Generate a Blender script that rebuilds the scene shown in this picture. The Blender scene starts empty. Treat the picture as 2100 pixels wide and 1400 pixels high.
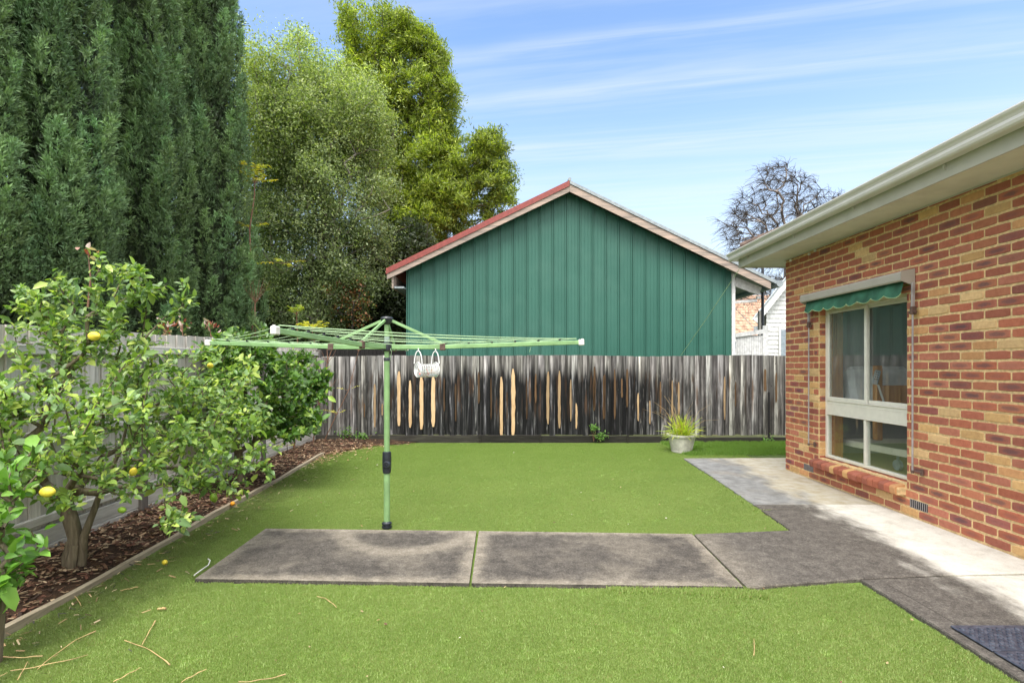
import bpy, math, random
import numpy as np
from mathutils import Vector, Matrix
R = math.radians
PI = math.pi
random.seed(7)
C = bpy.context.scene.collection
sc = bpy.context.scene
# ------------------------------------------------------------------ camera
F, HOR, CX, H0 = 1080.0, 750.0, 1050.0, 1.54      # focal (px of 2100), horizon row, centre column, eye height
cd = bpy.data.cameras.new('camera'); cam = bpy.data.objects.new('camera', cd); C.objects.link(cam)
cam.location = (0, 0, H0); cam.rotation_euler = (R(90), 0, 0)
cd.sensor_width = 36; cd.lens = F / 2100 * 36; cd.shift_y = -(700 - HOR) / 2100
cd.shift_y = (HOR - 700) / 2100
cd.clip_end = 3000; cd.clip_start = 0.05
sc.camera = cam
# ------------------------------------------------------------------ light
SUN_EL, SUN_AZ = 60, 190        # azimuth the light comes from (0 = +Y, clockwise)
W = bpy.data.worlds.new('World'); sc.world = W; W.use_nodes = True
sc.view_settings.view_transform = 'Standard'; sc.view_settings.look = 'None'
sc.view_settings.exposure = 1.48; sc.view_settings.gamma = 1.0
sd = bpy.data.lights.new('sun', 'SUN'); sun = bpy.data.objects.new('sun', sd); C.objects.link(sun)
sd.energy = 1.5; sd.angle = R(28); sd.color = (1.0, 0.95, 0.88)
a, e = R(SUN_AZ), R(SUN_EL)
sv = Vector((math.sin(a) * math.cos(e), math.cos(a) * math.cos(e), math.sin(e)))
sun.rotation_euler = sv.to_track_quat('Z', 'Y').to_euler()


class NT:
    """tiny node-tree writer"""
    def __init__(s, tree): s.t = tree
    def n(s, typ, inp=None, **props):
        nd = s.t.nodes.new(typ)
        for k, v in props.items(): setattr(nd, k, v)
        for k, v in (inp or {}).items():
            sk = nd.inputs[k]
            if isinstance(v, bpy.types.NodeSocket): s.t.links.new(v, sk)
            elif isinstance(v, bpy.types.Node): s.t.links.new(v.outputs[0], sk)
            else:
                if sk.type == 'RGBA' and len(v) == 3: v = (*v, 1)
                sk.default_value = v
        return nd
    def m(s, op, a, b=0.0, c=None, clamp=False):
        i = {0: a, 1: b}
        if c is not None: i[2] = c
        return s.n('ShaderNodeMath', i, operation=op, use_clamp=clamp).outputs[0]
    def mix(s, f, a, b, mode='MIX'):
        nd = s.n('ShaderNodeMix', {0: f}, data_type='RGBA', blend_type=mode)
        for k, v in ((6, a), (7, b)):
            sk = nd.inputs[k]
            if isinstance(v, bpy.types.NodeSocket): s.t.links.new(v, sk)
            else: sk.default_value = (*v, 1) if len(v) == 3 else v
        return nd.outputs[2]
    def noise(s, vec, scale, detail=3, rough=0.55, dist=0.0):
        i = {'Scale': scale, 'Detail': detail, 'Roughness': rough, 'Distortion': dist}
        if vec is not None: i['Vector'] = vec
        return s.n('ShaderNodeTexNoise', i).outputs[0]
    def ramp(s, f, stops):
        nd = s.n('ShaderNodeValToRGB', {0: f}); r = nd.color_ramp
        while len(r.elements) < len(stops): r.elements.new(0.5)
        for el, (p, c) in zip(r.elements, stops):
            el.position = p; el.color = (*c, 1) if len(c) == 3 else c
        return nd.outputs[0]
    def step(s, v, lo, hi):
        return s.n('ShaderNodeMapRange', {0: v, 1: lo, 2: hi, 3: 0.0, 4: 1.0}, interpolation_type='SMOOTHSTEP').outputs[0]
    def map(s, vec, sc_=(1, 1, 1), loc=(0, 0, 0), rot=(0, 0, 0)):
        return s.n('ShaderNodeMapping', {'Vector': vec, 'Scale': sc_, 'Location': loc, 'Rotation': rot}).outputs[0]


def world():
    t = W.node_tree; t.nodes.clear(); q = NT(t)
    sky = q.n('ShaderNodeTexSky', sky_type='NISHITA', sun_disc=False, sun_elevation=R(SUN_EL), sun_rotation=R(SUN_AZ),
              air_density=1.0, dust_density=0.6, ozone_density=1.6, altitude=50)
    geo = q.n('ShaderNodeTexCoord').outputs['Generated']
    sp = q.n('ShaderNodeSeparateXYZ', {0: geo}).outputs
    z = q.m('MAXIMUM', sp[2], 0.03)
    u = q.m('DIVIDE', sp[0], z); v = q.m('DIVIDE', sp[1], z)
    w = q.m('ADD', v, q.m('MULTIPLY', u, 0.2))
    uv = q.n('ShaderNodeCombineXYZ', {0: q.m('MULTIPLY', u, 0.35), 1: q.m('MULTIPLY', w, 2.6), 2: 3.1}).outputs[0]
    n1 = q.noise(uv, 1.3, 5, 0.62, 0.4)
    uv2 = q.n('ShaderNodeCombineXYZ', {0: q.m('MULTIPLY', u, 0.5), 1: q.m('MULTIPLY', w, 7.0), 2: 8.1}).outputs[0]
    n2 = q.noise(uv2, 1.6, 6, 0.6, 0.6)
    ww = q.m('ADD', w, q.m('MULTIPLY', q.m('SUBTRACT', q.noise(q.n('ShaderNodeCombineXYZ', {0: u, 1: 0.3}).outputs[0], 1.4, 2), 0.5), 0.18))
    bands = None
    for c_, wd, am in ((1.30, 0.05, 0.35), (1.66, 0.055, 0.8), (1.97, 0.05, 0.75), (2.12, 0.05, 0.2), (2.45, 0.14, 0.75), (2.9, 0.12, 0.4), (3.6, 0.4, .5), (0.9, 0.1, 0.4)):
        g = q.m('SUBTRACT', ww, c_); g = q.m('MULTIPLY', g, 1 / wd); g = q.m('MULTIPLY', g, g)
        g = q.m('MULTIPLY', q.m('POWER', 2.718, q.m('MULTIPLY', g, -1.0)), am)
        bands = g if bands is None else q.m('ADD', bands, g)
    msk = q.m('ADD', q.m('MULTIPLY', bands, q.step(n2, 0.3, 0.68)), q.m('MULTIPLY', q.step(n1, 0.42, 0.75), 0.75), clamp=True)
    msk = q.m('MULTIPLY', msk, q.step(u, -1.6, 0.3))
    msk = q.m('MULTIPLY', msk, 0.42)
    # paler towards the horizon, as thin high haze
    hz = q.step(sp[2], 0.52, 0.05)
    col = q.mix(q.m('MULTIPLY', hz, 0.78), SKYTINT(q, sky.outputs[0]), (3.35, 3.65, 4.1))
    col = q.mix(msk, col, (3.5, 3.75, 4.05))
    # broken bright cloud, added out of view overhead and behind as soft neutral fill
    cn = q.noise(q.map(geo, (1, 1, 1.6)), 2.2, 5, .55)
    cv = q.step(q.m('ADD', q.m('MULTIPLY', sp[1], -1.0), q.m('ADD', q.m('MULTIPLY', sp[2], .55), q.m('MULTIPLY', q.m('SUBTRACT', cn, .5), .9))), -.02, .40)
    cl = q.mix(q.step(cn, .3, .7), (6.6, 7.0, 7.6), (12.5, 12.3, 11.8))
    up = q.m('ADD', .50, q.m('MULTIPLY', q.m('MAXIMUM', sp[2], 0.0), .95))      # added cloud weighted brighter overhead to strengthen the top light
    cl = q.mix(1.0, cl, q.n('ShaderNodeCombineColor', {0: up, 1: up, 2: up}).outputs[0], 'MULTIPLY')
    col = q.mix(q.m('MULTIPLY', cv, .92), col, cl)
    bg = q.n('ShaderNodeBackground', {0: col, 1: 0.10})
    out = q.n('ShaderNodeOutputWorld', {0: bg})


def SKYTINT(q, c):
    return q.mix(1.0, c, (1.12, 1.18, 1.22), 'MULTIPLY')


world()

# ------------------------------------------------------------------ pixel helpers (places only, from the photograph's perspective)
def G(px, py, z=0.0):
    Y = F * (H0 - z) / (py - HOR); return Vector(((px - CX) * Y / F, Y, z))
def P(px, py, Y):
    return Vector(((px - CX) * Y / F, Y, H0 - (py - HOR) * Y / F))

# ------------------------------------------------------------------ object helpers
def tag(o, label=None, cat=None, group=None, kind=None):
    if label: o['label'] = label
    if cat: o['category'] = cat
    if group: o['group'] = group
    if kind: o['kind'] = kind
    return o
def thing(name, label, cat, loc=(0, 0, 0), group=None):
    o = bpy.data.objects.new(name, None); C.objects.link(o); o.location = loc; o.empty_display_size = .1
    return tag(o, label, cat, group)
def link(name, me, mats, parent=None):
    o = bpy.data.objects.new(name, me); C.objects.link(o)
    for m_ in (mats if isinstance(mats, (list, tuple)) else [mats]): me.materials.append(m_)
    if parent is not None:
        o.parent = parent
        o.location = -Vector(parent.location) if parent.parent is None else (0, 0, 0)
    return o
def smooth(o, ang=None):
    o.data.polygons.foreach_set('use_smooth', [True] * len(o.data.polygons))
    if ang is not None: o.data.set_sharp_from_angle(angle=R(ang))
    return o


class MB:
    """collects world-space geometry, one mesh; optional colour and uv per face"""
    def __init__(s): s.v, s.f, s.c, s.uv, s.mi = [], [], [], [], []
    def face(s, pts, col=None, uv=None, mi=0):
        b = len(s.v); s.v.extend([tuple(p) for p in pts]); s.f.append(tuple(range(b, b + len(pts)))); s.c.append(col); s.uv.append(uv); s.mi.append(mi)
    def box(s, lo, hi, col=None, mi=0, bev=0.0, M=None):
        x0, y0, z0 = lo; x1, y1, z1 = hi
        if bev <= 0:
            v = [(x0, y0, z0), (x1, y0, z0), (x1, y1, z0), (x0, y1, z0), (x0, y0, z1), (x1, y0, z1), (x1, y1, z1), (x0, y1, z1)]
            fs = [(0, 3, 2, 1), (4, 5, 6, 7), (0, 1, 5, 4), (1, 2, 6, 5), (2, 3, 7, 6), (3, 0, 4, 7)]
        else:
            b_ = min(bev, (x1 - x0) * .45, (y1 - y0) * .45, (z1 - z0) * .45)
            import itertools
            idx = {}; v = []
            for ax in range(3):
                for sx, sy, sz in itertools.product((0, 1), repeat=3):
                    p = [(x0, x1)[sx], (y0, y1)[sy], (z0, z1)[sz]]
                    for k, s_ in enumerate((sx, sy, sz)):
                        if k != ax: p[k] += b_ if s_ == 0 else -b_
                    idx[(ax, sx, sy, sz)] = len(v); v.append(tuple(p))
            fs = []
            def q(a_, s_): return idx[(a_, *s_)]
            for ax in range(3):
                o1, o2 = [k for k in range(3) if k != ax]
                for sgn in (0, 1):
                    cyc = []
                    for i, j in ((0, 0), (1, 0), (1, 1), (0, 1)):
                        s_ = [0, 0, 0]; s_[ax] = sgn; s_[o1] = i; s_[o2] = j; cyc.append(q(ax, s_))
                    fl = (sgn == 0) ^ (ax == 1)
                    fs.append(tuple(reversed(cyc)) if fl else tuple(cyc))
            for ax in range(3):   # edges along ax
                o1, o2 = [k for k in range(3) if k != ax]
                for i in (0, 1):
                    for j in (0, 1):
                        s0 = [0, 0, 0]; s0[o1] = i; s0[o2] = j; s1 = list(s0); s1[ax] = 1
                        cyc = (q(o1, s0), q(o1, s1), q(o2, s1), q(o2, s0))
                        fl = (i == j) ^ (ax == 1)
                        fs.append(cyc if fl else tuple(reversed(cyc)))
            for sx, sy, sz in itertools.product((0, 1), repeat=3):
                cyc = (q(0, (sx, sy, sz)), q(1, (sx, sy, sz)), q(2, (sx, sy, sz)))
                fs.append(cyc if (sx + sy + sz) % 2 == 1 else tuple(reversed(cyc)))
        if M is not None: v = [tuple(M @ Vector(p)) for p in v]
        b = len(s.v); s.v.extend(v)
        for f_ in fs: s.f.append(tuple(b + k for k in f_)); s.c.append(col); s.uv.append(None); s.mi.append(mi)
    def bar(s, p0, p1, w, h, col=None, mi=0, up=(0, 0, 1), bev=0):
        """rectangular bar from p0 to p1, w across, h in the up direction"""
        p0, p1 = Vector(p0), Vector(p1); d = p1 - p0; L = d.length; y = d.normalized()
        x = y.cross(Vector(up)).normalized(); z = x.cross(y)
        M = Matrix((x, y, z)).transposed().to_4x4(); M.translation = p0
        s.box((-w / 2, 0, -h / 2), (w / 2, L, h / 2), col, mi, bev, M)
    def tube(s, pts, rad, n=8, col=None, cap=True, mi=0, closed=False):
        pts = [Vector(p) for p in pts]; m_ = len(pts)
        if not hasattr(rad, '__len__'): rad = [rad] * m_
        b = len(s.v); pr = None
        for i, p in enumerate(pts):
            if closed: d = pts[(i + 1) % m_] - pts[i - 1]
            else: d = pts[min(i + 1, m_ - 1)] - pts[max(i - 1, 0)]
            d = d.normalized() if d.length > 1e-9 else Vector((0, 0, 1))
            if pr is None: pr = d.orthogonal().normalized()
            x = (pr - d * pr.dot(d)); x = x.normalized() if x.length > 1e-6 else d.orthogonal().normalized()
            pr = x; y = d.cross(x)
            for k in range(n):
                a_ = 2 * PI * k / n; s.v.append(tuple(p + (x * math.cos(a_) + y * math.sin(a_)) * rad[i]))
        for i in range(m_ if closed else m_ - 1):
            j = (i + 1) % m_
            for k in range(n):
                k2 = (k + 1) % n
                s.f.append((b + i * n + k, b + i * n + k2, b + j * n + k2, b + j * n + k)); s.c.append(col); s.uv.append(None); s.mi.append(mi)
        if cap and not closed:
            s.f.append(tuple(b + k for k in reversed(range(n)))); s.f.append(tuple(b + (m_ - 1) * n + k for k in range(n)))
            s.c += [col, col]; s.uv += [None, None]; s.mi += [mi, mi]
    def lathe(s, prof, c, n=24, col=None, axis='Z', mi=0, M=None, wob=None):
        b = len(s.v)
        for (r_, h_) in prof:
            for k in range(n):
                a_ = 2 * PI * k / n; rr = r_ * (1 + (wob(a_, h_) if wob else 0))
                p = Vector((rr * math.cos(a_), rr * math.sin(a_), h_))
                if M is not None: p = M @ p
                s.v.append((p.x + c[0], p.y + c[1], p.z + c[2]))
        for i in range(len(prof) - 1):
            for k in range(n):
                k2 = (k + 1) % n; s.f.append((b + i * n + k, b + i * n + k2, b + (i + 1) * n + k2, b + (i + 1) * n + k)); s.c.append(col); s.uv.append(None); s.mi.append(mi)
    def build(s, name, mats, parent=None, sm=None):
        me = bpy.data.meshes.new(name); me.from_pydata(s.v, [], s.f)
        if any(c is not None for c in s.c):
            at = me.color_attributes.new('Col', 'FLOAT_COLOR', 'CORNER'); buf = []
            for f_, c in zip(s.f, s.c):
                c = (1, 1, 1, 0) if c is None else (c if len(c) == 4 else (*c, 0)); buf.extend(list(c) * len(f_))
            at.data.foreach_set('color', buf)
        if any(u is not None for u in s.uv):
            ul = me.uv_layers.new(name='UVMap'); buf = []
            for f_, u in zip(s.f, s.uv):
                for k in range(len(f_)): buf.extend(u[k] if u is not None else (0.5, 0.5))
            ul.data.foreach_set('uv', buf)
        if any(s.mi): me.polygons.foreach_set('material_index', s.mi)
        me.update(); o = link(name, me, mats, parent)
        if sm is not None: smooth(o, sm)
        return o


TEMPL = {
    'leaf': (np.array([(0, 0, 0), (.32, .5, .10), (.32, -.5, .10), (.72, .38, .02), (.72, -.38, .02), (1, 0, -.14), (.32, 0, 0), (.72, 0, -.06)], float),
             [(0, 6, 1), (0, 2, 6), (6, 7, 3, 1), (6, 2, 4, 7), (7, 5, 3), (7, 4, 5)]),
    'diamond': (np.array([(0, 0, 0), (.4, .5, .0), (1, 0, 0.0), (.4, -.5, .0)], float), [(0, 3, 2, 1)]),
    'blade': (np.array([(0, .5, 0), (0, -.5, 0), (.55, -.4, .03), (.55, .4, .03), (1, 0, .12)], float), [(0, 1, 2, 3), (3, 2, 4)]),
    'chip': (np.array([(0, .5, 0), (0, -.35, 0), (1, -.5, .1), (1, .3, .05)], float), [(0, 1, 2, 3)]),
}
def unit(a_): return a_ / np.maximum(np.linalg.norm(a_, axis=-1, keepdims=True), 1e-9)
def leafmesh(name, pos, d, nrm, L, Wd, col, mat, parent=None, shape='diamond'):
    T, FS = TEMPL[shape]; N = len(pos); K = len(T)
    d = unit(d); s_ = unit(np.cross(nrm, d)); nn = np.cross(d, s_)
    L = np.broadcast_to(L, (N,)); Wd = np.broadcast_to(Wd, (N,))
    V = (pos[:, None, :] + d[:, None, :] * (T[None, :, 0:1] * L[:, None, None]) + s_[:, None, :] * (T[None, :, 1:2] * Wd[:, None, None])
         + nn[:, None, :] * (T[None, :, 2:3] * L[:, None, None])).reshape(-1, 3)
    lp = np.concatenate([np.array(f_) for f_ in FS]); tot = np.array([len(f_) for f_ in FS])
    loops = (lp[None, :] + (np.arange(N) * K)[:, None]).ravel(); tots = np.tile(tot, N); starts = np.concatenate([[0], np.cumsum(tots)[:-1]])
    me = bpy.data.meshes.new(name); me.vertices.add(N * K); me.loops.add(len(loops)); me.polygons.add(len(tots))
    me.vertices.foreach_set('co', V.astype(np.float32).ravel()); me.loops.foreach_set('vertex_index', loops.astype(np.int32))
    me.polygons.foreach_set('loop_start', starts.astype(np.int32)); me.polygons.foreach_set('loop_total', tots.astype(np.int32))
    me.update(calc_edges=True)
    at = me.color_attributes.new('Col', 'FLOAT_COLOR', 'POINT')
    cc = np.ones((N * K, 4), np.float32); cc[:, :3] = np.repeat(np.broadcast_to(col, (N, 3)), K, axis=0); at.data.foreach_set('color', cc.ravel())
    if mat is None: return me
    return link(name, me, mat, parent)
def wave(p, seed, freq):
    """cheap smooth 3-d noise in about -1..1"""
    r = np.random.RandomState(seed); o = np.zeros(p.shape[:-1])
    for i in range(7):
        k = r.normal(size=3) * freq * (0.6 + 0.25 * i); o = o + np.sin(p @ k + r.uniform(0, 6.28)) / (1 + .18 * i)
    return o / 3.2

# ------------------------------------------------------------------ materials
def new_mat(name):
    m_ = bpy.data.materials.new(name); m_.use_nodes = True; t = m_.node_tree; t.nodes.clear(); q = NT(t)
    out = q.n('ShaderNodeOutputMaterial'); return m_, q, out
def finish(q, out, sh): q.t.links.new(sh.outputs[0], out.inputs[0])
def obj_co(q): return q.n('ShaderNodeNewGeometry').outputs['Position']
def attr(q, n_='Col'): return q.n('ShaderNodeAttribute', attribute_name=n_)
def bumpn(q, h, st=0.3, dist=0.01): return q.n('ShaderNodeBump', {'Height': h, 'Strength': st, 'Distance': dist}).outputs[0]

def plain(name, col, rough=0.5, metal=0.0, var=0.12, scale=14, bump=0.15, dirt=0.0, spec=0.5):
    m_, q, out = new_mat(name); p = obj_co(q); nz = q.noise(p, scale, 4)
    dk = tuple(c * (1 - var * 1.6) for c in col); lt = tuple(min(1, c * (1 + var)) for c in col)
    c = q.mix(q.step(nz, .3, .7), dk, lt)
    if dirt: c = q.mix(q.m('MULTIPLY', q.step(q.noise(p, 5, 5, .7), .45, .72), dirt), c, (0.10, 0.085, 0.06))
    b = q.n('ShaderNodeBsdfPrincipled', {'Base Color': c, 'Roughness': rough, 'Metallic': metal, 'Specular IOR Level': spec,
            'Normal': bumpn(q, q.noise(p, scale * 4, 3), bump, .004)})
    finish(q, out, b); return m_
def foliage(name, rough=0.45, trans=0.3, var=0.25, tint=(1, 1, 1), broad=0):
    m_, q, out = new_mat(name); c = attr(q).outputs[0]; p = obj_co(q)
    if broad: c = q.mix(q.m('MULTIPLY', q.step(q.noise(p, 1.3, 6, .7), .38, .62), broad), c, q.mix(1.0, c, (.62, .74, .55), 'MULTIPLY'))
    if broad:       # grime and moss worked into the pile beside the timber edging; deeper green towards the back fence
        sx = q.n('ShaderNodeSeparateXYZ', {0: p}).outputs
        dx = q.m('SUBTRACT', sx[0], q.m('SUBTRACT', -2.72, q.m('MULTIPLY', sx[1], .0585)))
        dx = q.m('ADD', dx, q.m('MULTIPLY', q.m('SUBTRACT', q.noise(p, 3.5, 5, .7), .5), .9))
        c = q.mix(q.m('MULTIPLY', q.m('SUBTRACT', 1.0, q.step(dx, .0, .75)), .6), c, (.075, .10, .035))
        c = q.mix(q.m('MULTIPLY', q.step(sx[1], 5.5, 10.3), .45), c, (.16, .27, .035))
    c = q.mix(1.0, c, tint, 'MULTIPLY')
    c = q.mix(q.m('MULTIPLY', q.noise(p, 35, 2), var), c, (0.30, 0.36, 0.07))
    b = q.n('ShaderNodeBsdfPrincipled', {'Base Color': c, 'Roughness': rough, 'Specular IOR Level': .45})
    tr = q.n('ShaderNodeBsdfTranslucent', {0: q.mix(1.0, c, (1.5, 1.7, .6), 'MULTIPLY')})
    finish(q, out, q.n('ShaderNodeMixShader', {0: trans, 1: b, 2: tr})); return m_
def wood(name, stops, axis='Z', scale=9, rough=.85, usecol=False, bump=.5):
    """weathered timber: grain stretched along an axis"""
    m_, q, out = new_mat(name); p = obj_co(q)
    s_ = {'Z': (10, 10, .7), 'Y': (10, .7, 10), 'X': (.7, 10, 10)}[axis]
    if usecol:
        off = q.n('ShaderNodeCombineXYZ', {2: q.m('MULTIPLY', attr(q).outputs['Alpha'], 20.0)}).outputs[0]
        p2 = q.n('ShaderNodeVectorMath', {0: p, 1: off}).outputs[0]
    else: p2 = p
    g = q.noise(q.map(p2, s_), scale, 6, .65, .3); g2 = q.noise(q.map(p2, s_), scale * .25, 3)
    c = q.ramp(q.m('ADD', q.m('MULTIPLY', g, .65), q.m('MULTIPLY', g2, .35)), stops)
    if usecol: c = q.mix(1.0, c, attr(q).outputs[0], 'MULTIPLY')
    b = q.n('ShaderNodeBsdfPrincipled', {'Base Color': c, 'Roughness': rough, 'Specular IOR Level': .25, 'Normal': bumpn(q, g, bump, .006)})
    finish(q, out, b); return m_

M = {}
def mats():
    M['white'] = plain('white_paint', (.74, .74, .72), .5, dirt=.03)
    M['cream'] = plain('cream_aluminium', (.70, .68, .60), .38, var=.03, dirt=.02)
    M['gutter'] = plain('gutter_paint', (.64, .615, .555), .35, var=.03, dirt=.04, scale=3)
    M['fascia'] = plain('fascia_paint', (.50, .485, .425), .45, var=.05, dirt=.12, scale=3)
    M['soffit'] = plain('soffit_sheet', (.66, .66, .56), .7, var=.05, dirt=.1, scale=3)
    M['linegreen'] = plain('clothesline_green', (.24, .41, .175), .35, var=.10, scale=7, dirt=.14)
    M['linelight'] = plain('clothesline_cord', (.42, .60, .34), .5, var=.1)
    M['black'] = plain('black_plastic', (.022, .026, .035), .38, var=.2, dirt=.1)
    M['capwhite'] = plain('white_plastic', (.75, .74, .68), .4, dirt=.25)
    M['rust'] = plain('rusty_bracket', (.12, .07, .055), .7, dirt=.4, scale=40)
    M['rod'] = plain('grey_rod', (.36, .33, .33), .45, dirt=.2)
    M['awnbox'] = plain('awning_cassette', (.46, .42, .37), .5, var=.07, dirt=.2, scale=5)
    M['awnfab'] = plain('awning_canvas', (.036, .135, .082), .85, var=.25, scale=5, bump=.4)
    M['galv'] = plain('galvanised', (.30, .34, .36), .5, 0, dirt=.12)
    M['redroof'] = plain('red_flashing', (.27, .055, .045), .5, var=.12, dirt=.15)
    M['pot'] = plain('pot_plastic', (.62, .60, .53), .6, dirt=.35, scale=9)
    M['soil'] = plain('potting_soil', (.035, .024, .017), .95, var=.4, scale=60, bump=.9)
    M['mattress'] = plain('bed_cover', (.62, .64, .66), .8, scale=6)
    M['pine'] = wood('varnished_pine', [(.3, (.30, .13, .035)), (.7, (.48, .24, .075))], 'Z', 5, .4, bump=.1)
    M['wheel'] = plain('caster_grey', (.28, .33, .37), .4)
    M['roomwall'] = plain('room_paint', (.34, .35, .35), .8, var=.04, scale=3, bump=.02)
    M['carpet'] = plain('room_carpet', (.30, .27, .11), .95, scale=50)
    M['lemon'] = plain('lemon_peel', (.70, .56, .05), .5, var=.15, scale=30, bump=.5)
    M['limegreen'] = plain('unripe_lemon_peel', (.22, .36, .03), .45, var=.2, scale=30, bump=.5)
    M['orange'] = plain('orange_peel', (.75, .30, .02), .45, var=.12, scale=30, bump=.5)
    M['basket'] = plain('basket_wire', (.78, .78, .78), .4, dirt=.05)
    M['pegs'] = foliage('peg_plastic', .4, .05, .0)
    M['leaf'] = foliage('citrus_leaf', .33, .30, .12)
    M['cyp'] = foliage('cypress_spray', .6, .12, .10)
    M['tree'] = foliage('tree_leaf', .5, .35, .10)
    M['grass'] = foliage('turf_blade', .5, .30, .10, broad=.28)
    M['dry'] = foliage('dry_litter', .85, .1, .0)
    M['twig'] = wood('twig_bark', [(.3, (.06, .05, .04)), (.7, (.19, .15, .11))], 'Z', 6)
    M['bark'] = wood('citrus_bark', [(.25, (.055, .042, .03)), (.5, (.14, .115, .075)), (.75, (.27, .23, .16))], 'Z', 5)
    M['straw'] = plain('straw_twig', (.42, .29, .13), .7, var=.2)
    M['redstem'] = plain('red_brown_stem', (.20, .10, .06), .7, var=.2)
    M['birch'] = plain('pale_birch_bark', (.24, .20, .18), .8, var=.4, scale=4)
    M['greytwig'] = plain('grey_twigs', (.20, .18, .15), .85, var=.3)
    M['darktwig'] = plain('dark_twigs', (.068, .055, .045), .85, var=.3)
    M['fenceL'] = wood('silver_weathered_paling', [(.25, (.30, .28, .25)), (.5, (.52, .495, .455)), (.78, (.70, .68, .64))], 'Z', 6, usecol=True)
    M['railL'] = wood('silver_weathered_rail', [(.25, (.30, .285, .255)), (.5, (.52, .50, .455)), (.78, (.68, .66, .62))], 'Y', 6, usecol=True)
    M['postL'] = wood('dark_weathered_post', [(.25, (.07, .06, .055)), (.5, (.13, .115, .105)), (.78, (.2, .18, .165))], 'Z', 6)
    M['plinth'] = wood('dark_plinth', [(.25, (.02, .02, .018)), (.5, (.07, .066, .058)), (.78, (.17, .16, .14))], 'X', 5, usecol=True)
    M['edge'] = wood('edging_timber', [(.25, (.17, .14, .10)), (.5, (.30, .25, .18)), (.78, (.42, .37, .28))], 'Y', 6)
    M['raw'] = wood('split_raw_wood', [(.25, (.20, .10, .045)), (.45, (.50, .33, .17)), (.75, (.72, .55, .33))], 'Z', 8, usecol=True)
    M['barge'] = wood('bare_barge_timber', [(.3, (.14, .11, .095)), (.45, (.30, .25, .215)), (.62, (.50, .38, .31))], 'X', 3)
    M['farfence'] = wood('dark_far_paling', [(.25, (.008, .008, .009)), (.6, (.03, .028, .027)), (.8, (.07, .065, .06))], 'Z', 5)
    # burnt back fence ---------------------------------------------------
    m_, q, out = new_mat('burnt_paling'); p = obj_co(q); at = attr(q)
    rnd = at.outputs['Alpha']
    off = q.n('ShaderNodeCombineXYZ', {0: q.m('MULTIPLY', rnd, 9.0), 2: q.m('MULTIPLY', rnd, 17.0)}).outputs[0]
    p2 = q.n('ShaderNodeVectorMath', {0: p, 1: off}).outputs[0]
    g = q.noise(q.map(p2, (4.2, 4, .22)), 5.5, 7, .62, .25)
    g2 = q.noise(q.map(p2, (6, 6, 1.1)), 2.6, 4, .6, 1.0)
    grey = q.ramp(g, [(.28, (.045, .042, .040)), (.45, (.15, .142, .135)), (.56, (.30, .29, .28)), (.70, (.60, .585, .56))])
    char = q.ramp(g, [(.38, (.004, .004, .005)), (.52, (.012, .012, .013)), (.61, (.06, .06, .063)), (.72, (.28, .28, .29))])
    brown = q.ramp(g, [(.3, (.03, .016, .009)), (.55, (.10, .055, .03)), (.8, (.24, .15, .085))])
    sx = q.n('ShaderNodeSeparateXYZ', {0: p}).outputs
    hgt = q.m('ADD', sx[2], q.m('MULTIPLY', q.m('SUBTRACT', q.noise(q.map(p2, (7, 1, .4)), 2.2, 3), .5), .9))
    cen = q.m('SUBTRACT', 1.0, q.step(q.m('ABSOLUTE', q.m('SUBTRACT', sx[0], .25)), 1.6, 4.0))   # most charred around the middle
    low = q.m('SUBTRACT', 1.0, q.step(hgt, 1.15, 1.62))
    cm = q.m('MULTIPLY', low, q.m('ADD', .45, q.m('MULTIPLY', cen, .75)), clamp=True)
    cm = q.m('MULTIPLY', cm, q.step(q.m('ADD', g2, q.m('MULTIPLY', cen, .22)), .38, .62))
    c = q.mix(cm, grey, char)
    bm = q.m('MULTIPLY', q.step(q.noise(q.map(p2, (5, 1, .5)), 2.0, 3), .54, .66), q.m('MULTIPLY', q.step(sx[2], .35, .8), q.m('SUBTRACT', 1.0, q.step(sx[2], 1.25, 1.5))))
    c = q.mix(q.m('MULTIPLY', bm, .75), c, brown)
    vd = q.n('ShaderNodeTexVoronoi', {'Vector': q.map(p2, (6, 1, 2.2)), 'Scale': 1.7}).outputs[0]
    c = q.mix(q.m('SUBTRACT', 1.0, q.step(vd, .035, .075)), c, (.01, .009, .008))
    c = q.mix(1.0, c, at.outputs[0], 'MULTIPLY')
    finish(q, out, q.n('ShaderNodeBsdfPrincipled', {'Base Color': c, 'Roughness': .8, 'Specular IOR Level': .3, 'Normal': bumpn(q, g, .7, .008)})); M['fenceB'] = m_
    # bricks ---------------------------------------------------------------
    m_, q, out = new_mat('clay_brick'); p = obj_co(q); at = attr(q); uv = q.n('ShaderNodeUVMap').outputs[0]
    rn = q.noise(p, 130, 4, .7); lg = q.noise(p, 22, 4, .65)
    c = q.mix(q.m('MULTIPLY', q.step(lg, .35, .72), .5), at.outputs[0], q.mix(1.0, at.outputs[0], (.70, .58, .58), 'MULTIPLY'))
    c = q.mix(q.m('MULTIPLY', q.step(rn, .58, .75), .35), c, (.60, .42, .26))
    c = q.mix(q.m('MULTIPLY', q.m('SUBTRACT', 1.0, q.step(rn, .25, .38)), .55), c, (.07, .04, .04))
    s2 = q.n('ShaderNodeSeparateXYZ', {0: uv}).outputs
    du = q.m('MULTIPLY', q.m('SUBTRACT', s2[0], .5), 2.5); dv = q.m('MULTIPLY', q.m('SUBTRACT', s2[1], .5), 2.6)
    rr = q.m('ADD', q.m('SQRT', q.m('ADD', q.m('MULTIPLY', du, du), q.m('MULTIPLY', dv, dv))), q.m('MULTIPLY', q.m('SUBTRACT', lg, .5), 1.8))
    bl = q.m('MULTIPLY', q.m('SUBTRACT', 1.0, q.step(rr, .35, 1.15)), at.outputs['Alpha'])
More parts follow.
